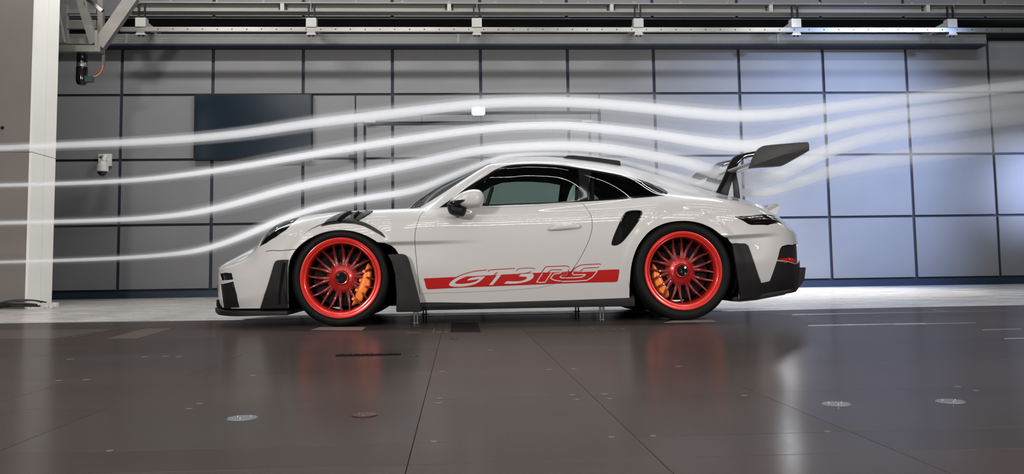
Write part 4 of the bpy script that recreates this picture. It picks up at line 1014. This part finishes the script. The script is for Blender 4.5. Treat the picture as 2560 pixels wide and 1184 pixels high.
def caliper(px, w, par, hub):
    o = inflate('brake_caliper', smoothpoly(px, n=3), YC-w, .045, ORANGE, par, n=10)
    c = np.mean([atY(x, y, YC-w) for x, y in px], 0); a = np.array(px)
    ax = a[a[:, 1].argmin()], a[a[:, 1].argmax()]
    for t in (.2, .4, .62, .82):
        q = ax[0]*(1-t)+ax[1]*t; q = q*.6+a.mean(0)*.4+(q-a.mean(0))*.4
        p = atY(q[0], q[1], YC-w); bm = bmesh.new(); lathe(bm, [(.001, -.052), (.010, -.052), (.013, -.044), (.013, -.02)], (p[0], YC-w, p[2]), 16); fix(from_bm('caliper_bolt', bm, ORANGE, par, smooth=True))
    return o
caliper([(920, 656), (914, 669), (906, 688), (898, 710), (889, 733), (882, 756), (877, 766), (889, 762), (905, 755), (912, 742), (919, 729), (928, 717), (930, 697), (932, 674), (926, 660)], .805, wf, HUBF)
caliper([(1630, 657), (1641, 669), (1650.6, 687), (1660, 706.5), (1670, 723.7), (1672, 743), (1658, 744), (1642, 731), (1631, 711), (1626, 687)], .805, wr, HUBR)

# ---------------- stripe and lettering on the door (flat film on the paint)
def film(name, px, m, off, parent=car, st=0.012, sm=False):
    L = dens(U(smoothpoly(px) if sm else px, vmax=3.9), st); L2 = []
    return patch(name, L, [], m, parent, off=off, step=0.03, flange=0)
def stroke(pts, wpx, sm=True, n=5):
    P = np.array(smoothpoly(pts, False, n) if sm else densline(pts, 6)); d = np.gradient(P, axis=0); d /= np.linalg.norm(d, axis=1)[:, None]+1e-9; nn = np.stack([-d[:, 1], d[:, 0]], 1)*wpx/2
    a, b = P+nn, P-nn
    return a, b
def stroke_film(name, pts, wpx, m, off, sm=True, n=5, parent=car):
    a, b = stroke(pts, wpx, sm, n); ua, ub = uv(a, vmax=3.9), uv(b, vmax=3.9)
    k = len(a); X = np.concatenate([ua[:, 0], ub[:, 0]]); V = np.concatenate([ua[:, 1], ub[:, 1]]); Pp, N = S(X, V, off)
    verts = [(p[0], YC-p[1], p[2]) for p in Pp]; faces = [(i, i+1, k+i+1, k+i) for i in range(k-1)]
    me = bpy.data.meshes.new(name); me.from_pydata(verts, [], faces); me.update()
    me.polygons.foreach_set('use_smooth', [True]*len(faces)); 
    me.normals_split_custom_set([(N[i][0], -N[i][1], N[i][2]) for f in me.polygons for i in f.vertices])
    return link(name, me, m, parent)
A = lambda p: zo(5.12, 1080, 640, p)
Bz = lambda p: zo(7.4, 1040, 600, p)
Cz = lambda p: zo(7.4, 1300, 600, p)
RO = [] 
band = Bz([(143, 706), (450, 692), (750, 679)])+Cz([(0, 616), (270, 604), (400, 598), (1000, 572), (1440, 553), (1700, 542), (1822, 539), (1837, 546), (1840, 560), (1812, 740), (1800, 760), (1780, 771), (1740, 775), (1200, 786), (700, 803), (0, 833)])+Bz([(1000, 868), (600, 890), (230, 908), (208, 902), (192, 885), (170, 800)])
film('red_stripe', band, RED, .0007)
# film is cut where the door gap crosses it: a fine dark line
DL = [p for p in DOOR_PX if p[1] > 662 and p[0] > 1370 and p[1] < 705]
WHT = PAINT
topline = lambda x: 691.9-(x-1141)*0.0467
def clip(px):
    out = []; n = len(px)
    for i in range(n):
        a, b = px[i], px[(i+1) % n]; da, db = a[1]-topline(a[0]), b[1]-topline(b[0])
        if da >= 0: out.append(a)
        if (da >= 0) != (db >= 0):
            t = da/(da-db); out.append((a[0]+(b[0]-a[0])*t, a[1]+(b[1]-a[1])*t))
    return out
def lt(px, sm=False):
    px = clip(px)
    if len(px) > 2: film('letter', px, WHT, .0011, st=0.008, sm=sm)
G = Bz(smoothpoly([(1320, 552), (1200, 566), (1080, 585), (950, 618), (840, 655), (740, 702), (660, 755), (618, 800), (614, 830), (650, 850), (740, 860), (860, 856), (980, 840), (1090, 810), (1160, 775), (1220, 728)], False, 4)+[(1284, 670), (1180, 672)]+smoothpoly([(1070, 686), (1000, 702), (965, 722), (942, 747)], False, 3)+[(1050, 734), (1180, 714)]+smoothpoly([(1130, 752), (1070, 775), (980, 795), (860, 806), (760, 806), (722, 790), (745, 762), (810, 722), (900, 685), (1000, 658), (1120, 645), (1250, 640)], False, 4)+[(1325, 632)])
lt(G)
lt(Bz([(1325, 592), (1372, 552), (1830, 528), (1800, 624), (1582, 636), (1418, 826), (1350, 828), (1500, 640), (1330, 646)]))
lt(A(smoothpoly([(1074, 190), (1100, 168), (1150, 158), (1220, 154), (1290, 156), (1330, 170), (1330, 195), (1300, 214)], False, 4)+smoothpoly([(1290, 222), (1302, 248), (1290, 280), (1250, 308), (1180, 332), (1090, 348), (1000, 352)], False, 4)+[(918, 350), (958, 320)]+smoothpoly([(1040, 322), (1120, 319), (1180, 305), (1212, 285), (1214, 270), (1190, 262)], False, 4)+[(1108, 257), (1140, 228), (1060, 232)]))
lt(Cz([(480, 495), (840, 485), (905, 500), (900, 535), (890, 560), (840, 590), (590, 600), (470, 600)]))
lt(Cz([(960, 580), (1040, 505), (1140, 462), (1460, 447), (1450, 510), (1430, 560), (1100, 585)]))
red_strokes = [(Bz([(750, 682), (850, 638), (960, 603), (1080, 575), (1200, 560), (1312, 550)]), 1.9), (Bz([(1335, 585), (1370, 550), (1600, 533), (1830, 520)]), 1.8), (A([(1075, 187), (1108, 162), (1180, 152), (1250, 150), (1320, 159)]), 1.6),
               (A([(1118, 223), (1190, 218), (1240, 208), (1268, 194)]), 1.8), (Cz([(388, 605), (440, 540), (482, 492), (640, 483), (830, 476), (890, 486), (915, 504)]), 1.8), (Cz([(490, 625), (540, 575), (590, 547), (680, 546), (775, 545)]), 1.8), (Cz([(905, 538), (885, 590), (850, 640), (760, 662)]), 2.0),
               (Cz([(958, 590), (1000, 535), (1060, 490), (1140, 457), (1250, 448), (1460, 440), (1492, 452)]), 1.9), (Cz([(1115, 575), (1150, 540), (1200, 518), (1320, 508), (1440, 503), (1452, 485)]), 1.8), (Bz([(1440, 648), (1475, 612), (1512, 600)]), 2.0)]
white_strokes = [(Cz([(470, 520), (390, 650), (305, 775), (385, 782), (465, 775), (540, 660), (600, 575), (690, 566), (770, 560)]), 2.4), (Cz([(770, 590), (730, 612), (640, 620), (600, 655), (565, 705), (640, 740), (800, 762), (1020, 757), (1240, 740), (1340, 680), (1390, 620), (1435, 565), (1320, 572), (1180, 576), (1150, 585)]), 2.6),
                 (Cz([(895, 560), (870, 620), (850, 645), (770, 655), (738, 685), (800, 698), (1000, 692), (1130, 685), (1190, 655), (1215, 632), (1110, 636), (990, 640), (968, 612), (1000, 560), (1040, 515)]), 2.6), (Cz([(1205, 560), (1300, 552), (1430, 548)]), 2.2)]
for p, wd in white_strokes:
    run = []
    for q in densline(p, 2)+[(0, 0)]:
        if q[1] > topline(q[0])-0.3 and q[0] > 1: run.append(q)
        else:
            if len(run) > 2: stroke_film('letter_outline', run, wd, WHT, .0014, sm=False)
            run = []
for p, wd in red_strokes: stroke_film('letter_edge', p, wd, RED, .0017)
stroke_film('stripe_gap', DL, 0.7, BLKM, .0020, sm=False)

# ---------------- cabin
def ppx(name, pts, w0, w1, m, bev=.02, parent=car):
    P2 = [tuple(atY(x, y, YC-(w0+w1)/2)[[0, 2]]) for x, y in pts]; bm = bmesh.new(); prism(bm, P2, YC-w0, YC-w1); bmesh.ops.recalc_face_normals(bm, faces=bm.faces); return from_bm(name, bm, m, parent, bevel=bev, smooth=True)
CAB = mat('cabin_black', (0.012, 0.012, 0.013), 0.7)
for sgn in (1, -1):
    a, b = (.55, .14) if sgn > 0 else (-.14, -.55)
    seat = ppx('seat', [(1290, 580), (1300, 545), (1330, 548), (1400, 560), (1418, 520), (1436, 470), (1440, 452), (1450, 444), (1460, 450), (1458, 480), (1440, 570), (1420, 600), (1320, 600)], a, b, CAB, .03)
    for c_ in (a-.02 if sgn > 0 else a, b+.02 if sgn > 0 else b):
        ppx('seat_bolster', [(1408, 545), (1414, 510), (1424, 478), (1432, 462), (1438, 462), (1438, 480), (1434, 520), (1428, 560)], c_+.02, c_-.02, SEATW, .012, seat)
    ppx('headrest', [(1438, 452), (1448, 438), (1458, 440), (1462, 455), (1452, 462)], a-.1, b+.1, CAB, .02, seat)
ppx('dashboard', [(1100, 560), (1105, 524), (1150, 520), (1205, 522), (1225, 535), (1220, 580)], .70, -.70, CAB, .03)
ppx('cabin_floor', [(1080, 740), (1080, 600), (1100, 590), (1600, 590), (1690, 500), (1700, 520), (1700, 740)], .6, -.6, CAB, .0)
ppx('rear_shelf', [(1500, 560), (1520, 505), (1640, 500), (1680, 510), (1680, 580)], .62, -.62, CAB, .01)
for w0_, w1_ in ((.52, .52), (-.52, -.52)):
    bm = bmesh.new(); pts = [atY(1478, 590, YC-w0_), atY(1480, 450, YC-w0_), atY(1490, 430, YC-w0_*.8), atY(1492, 424, YC)]; tube(bm, [tuple(p) for p in pts], .02, 10); from_bm('roll_bar', bm, CAB, car, smooth=True)
bm = bmesh.new(); tube(bm, [tuple(atY(1510, 446, YC-.4)), tuple(atY(1575, 468, YC-.4)), tuple(atY(1640, 496, YC-.4))], .012, 8); from_bm('roll_bar_stay', bm, SEATW, car, smooth=True)
bm = bmesh.new(); c = atY(1215, 520, YC-.36); n_ = 28
tube(bm, [(c[0]+.05*math.sin(a), YC-.36+.17*math.cos(a), c[2]+.16*math.sin(a)) for a in [2*math.pi*i/n_ for i in range(n_+1)]], .014, 8); from_bm('steering_wheel', bm, CAB, car, smooth=True)
ppx('cabin_mirror', [(1252, 443), (1262, 438), (1268, 441), (1262, 452), (1254, 452)], .1, -.1, CAB, .006)

# ---------------- restraint posts under the car
for i, (px, py, w_) in enumerate(((1040, 817, .62), (1062, 805, -.62), (1505, 808.5, .62), (1443, 801, -.62))):
    Yp = YC-w_; X_ = atY(px, py, Yp)[0]
    po = empty('restraint_post', ['slim steel post under the near sill behind the front wheel', 'slim steel post under the far sill behind the front wheel', 'slim steel post under the near sill ahead of the rear wheel', 'slim steel post under the far sill ahead of the rear wheel'][i], 'post', (X_, Yp, 0), 'restraint posts')
    for dx in (-.012, .012):
        bm = bmesh.new(); tube(bm, [(X_+dx, Yp, 0.0), (X_+dx, Yp, .122)], .0085, 14); from_bm('rod', bm, CHROME, po, smooth=True)
    bm = bmesh.new(); tube(bm, [(X_, Yp, .095), (X_, Yp, .124)], .028, 18); from_bm('clamp', bm, BLK, po, smooth=True)
    bm = bmesh.new(); tube(bm, [(X_, Yp, -.002), (X_, Yp, .005)], .03, 20); from_bm('foot_ring', bm, DISCM, po, smooth=True)

# ================================================================ SMOKE
def smoke_mat(name, dens_, p):
    m = bpy.data.materials.new(name); m.use_nodes = True; nt = m.node_tree; nt.nodes.clear()
    out = nt.nodes.new('ShaderNodeOutputMaterial'); mix = nt.nodes.new('ShaderNodeMixShader'); tp = nt.nodes.new('ShaderNodeBsdfTransparent')
    df = nt.nodes.new('ShaderNodeBsdfDiffuse'); tl = nt.nodes.new('ShaderNodeBsdfTranslucent'); mm = nt.nodes.new('ShaderNodeMixShader'); mm.inputs[0].default_value = 0.5
    df.inputs[0].default_value = (0.96, 0.97, 1, 1); tl.inputs[0].default_value = (0.96, 0.97, 1, 1)
    nt.links.new(df.outputs[0], mm.inputs[1]); nt.links.new(tl.outputs[0], mm.inputs[2])
    lw = nt.nodes.new('ShaderNodeLayerWeight'); lw.inputs[0].default_value = 0.5
    s1 = nt.nodes.new('ShaderNodeMath'); s1.operation = 'SUBTRACT'; s1.inputs[0].default_value = 1.0; nt.links.new(lw.outputs['Facing'], s1.inputs[1])
    pw = nt.nodes.new('ShaderNodeMath'); pw.operation = 'POWER'; nt.links.new(s1.outputs[0], pw.inputs[0]); pw.inputs[1].default_value = p
    at = nt.nodes.new('ShaderNodeAttribute'); at.attribute_name = 'smoke_amount_and_light'
    mu = nt.nodes.new('ShaderNodeMath'); mu.operation = 'MULTIPLY'; nt.links.new(pw.outputs[0], mu.inputs[0]); nt.links.new(at.outputs['Fac'], mu.inputs[1])
    m2 = nt.nodes.new('ShaderNodeMath'); m2.operation = 'MULTIPLY'; nt.links.new(mu.outputs[0], m2.inputs[0]); m2.inputs[1].default_value = dens_; m2.use_clamp = True
    nt.links.new(m2.outputs[0], mix.inputs[0]); nt.links.new(tp.outputs[0], mix.inputs[1]); nt.links.new(mm.outputs[0], mix.inputs[2]); nt.links.new(mix.outputs[0], out.inputs[0])
    return m
SM_CORE = smoke_mat('smoke_core', 0.74, 1.6); SM_MID = smoke_mat('smoke_mid', 0.20, 2.0); SM_OUT = smoke_mat('smoke_haze', 0.07, 2.0)
YS = YC
def smoke(pts, label):
    """pts: (px, py, half thickness px, density with light-cone dimming, haze radius px)"""
    P = np.array(pts, float); t = np.arange(len(P)); tt = np.linspace(0, len(P)-1, len(P)*7)  # density is lower upstream to paint in where the light cone starts
    Q = np.stack([pchip(t, P[:, i], tt) for i in range(5)], 1)
    # smoother centre line
    for _ in range(6): Q[1:-1] = 0.25*Q[:-2]+0.5*Q[1:-1]+0.25*Q[2:]
    cen = atY(Q[:, 0], Q[:, 1], YS)
    root = empty('smoke_stream', label, 'smoke', tuple(cen[len(cen)//2]), 'smoke streams over the car', 'stuff')
    for nm, m, rad in (('smoke_core', SM_CORE, Q[:, 2]*0.92), ('smoke_veil', SM_MID, Q[:, 2]*1.6), ('smoke_haze', SM_OUT, Q[:, 4]*0.85)):
        n = 36; rings = []; ds = []; verts = []; faces = []
        up_ = None
        for i in range(len(cen)):
            d = cen[min(i+1, len(cen)-1)]-cen[max(i-1, 0)]; d /= np.linalg.norm(d)
            s = np.array([0, 1.0, 0]); u_ = np.cross(d, s); u_ /= np.linalg.norm(u_); r = rad[i]*YS/FP
            for k in range(n):
                a = 2*math.pi*k/n; verts.append(tuple(cen[i]+u_*math.cos(a)*r+s*math.sin(a)*r*0.7)); ds.append(Q[i, 3])
        for i in range(len(cen)-1):
            for k in range(n): faces.append((i*n+k, i*n+(k+1) % n, (i+1)*n+(k+1) % n, (i+1)*n+k))
        me = bpy.data.meshes.new(nm); me.from_pydata(verts, [], faces); at = me.attributes.new('smoke_amount_and_light', 'FLOAT', 'POINT'); at.data.foreach_set('value', ds); me.update()
        o = link(nm, me, m, root, smooth=True); o['kind'] = 'stuff'
smoke([(-1500, 385, 8, .45, 16), (-120, 373, 8, .45, 16), (0, 370, 8, .5, 16), (150, 363, 9, .5, 18), (300, 357, 10, .55, 20), (470, 347, 11, .62, 22), (620, 332, 12, .7, 26), (780, 308, 13, .8, 30), (950, 288, 14, .85, 34), (1100, 270, 14, .85, 38), (1230, 257, 14, .85, 42), (1350, 254, 15, .85, 46), (1450, 256, 15, .9, 48), (1600, 268, 16, .9, 50), (1750, 284, 17, .9, 50), (1850, 290, 17, .9, 50), (1950, 286, 17, .8, 50), (2050, 273, 17, .6, 50), (2250, 249, 17, .4, 50), (2560, 214, 18, .22, 40), (2680, 203, 18, .2, 40), (3300, 143, 18, 0.0, 40)],
      'topmost bluish white smoke stream arching highest above the car')
smoke([(-1500, 476, 5, .5, 14), (-120, 464, 5, .5, 14), (0, 463, 5, .5, 14), (300, 453, 6, .6, 16), (470, 436, 7, .9, 20), (600, 417, 8, 1.1, 26), (722, 396, 9, 1.25, 30), (943, 360, 10, 1.3, 34), (1100, 337, 11, 1.3, 40), (1200, 324, 11, 1.3, 44), (1300, 315, 11, 1.35, 48), (1400, 313, 12, 1.35, 52), (1500, 321, 13, 1.35, 54), (1633, 336, 14, 1.3, 58), (1766, 357, 16, 1.2, 60), (1877, 366, 18, 1.0, 60), (1988, 339, 18, .8, 60), (2120, 309, 18, .6, 60), (2260, 285, 18, .4, 60), (2400, 268, 20, .22, 60), (2560, 248, 22, .12, 50), (3300, 188, 22, 0.0, 50)],
      'second smoke stream, white, passing well above the car roof')
smoke([(-1500, 570, 5, .5, 14), (-120, 558, 5, .5, 14), (0, 557, 5, .55, 14), (300, 549, 6, .6, 16), (430, 539, 7, .8, 20), (500, 529, 8, 1.0, 24), (589, 509, 9, 1.1, 28), (722, 472, 10, 1.25, 32), (850, 446, 10, 1.35, 34), (943, 428, 11, 1.4, 38), (1075, 402, 11, 1.45, 44), (1200, 376, 12, 1.45, 48), (1290, 368, 12, 1.45, 50), (1400, 364, 13, 1.45, 54), (1500, 369, 14, 1.4, 54), (1633, 391, 15, 1.2, 52), (1710, 405, 16, .8, 46), (1790, 430, 20, .5, 46), (1877, 449, 22, .6, 50), (1943, 435, 22, .8, 56), (2032, 392, 20, .75, 60), (2165, 346, 20, .5, 60), (2300, 322, 24, .3, 60), (2560, 286, 28, .12, 60), (3300, 226, 28, 0.0, 60)],
      'third smoke stream, white, skimming close above the roof')
smoke([(-1500, 669, 4, .4, 12), (-120, 657, 4, .4, 12), (0, 655, 4, .45, 12), (300, 645, 5, .5, 14), (440, 634, 6, .6, 18), (500, 625, 7, .9, 20), (589, 598, 8, 1.0, 22), (677, 560, 9, 1.15, 24), (766, 527, 8, 1.1, 24), (855, 505, 8, 1.0, 24), (943, 491, 9, 1.0, 26), (1032, 477, 10, 1.0, 28), (1121, 444, 9, 1.0, 26), (1200, 412, 8, .9, 24), (1280, 388, 6, .8, 18), (1400, 384, 5, .4, 16), (1550, 402, 6, .3, 20), (1650, 430, 9, .5, 30), (1740, 456, 11, .7, 36), (1837, 478, 12, .9, 42), (1899, 483, 12, .9, 46), (1988, 459, 14, .7, 50), (2076, 428, 18, .5, 55), (2209, 400, 24, .3, 60), (2560, 350, 30, .08, 60), (3300, 290, 30, 0.0, 60)],
      'lowest smoke stream, following the bonnet, windscreen and tail')
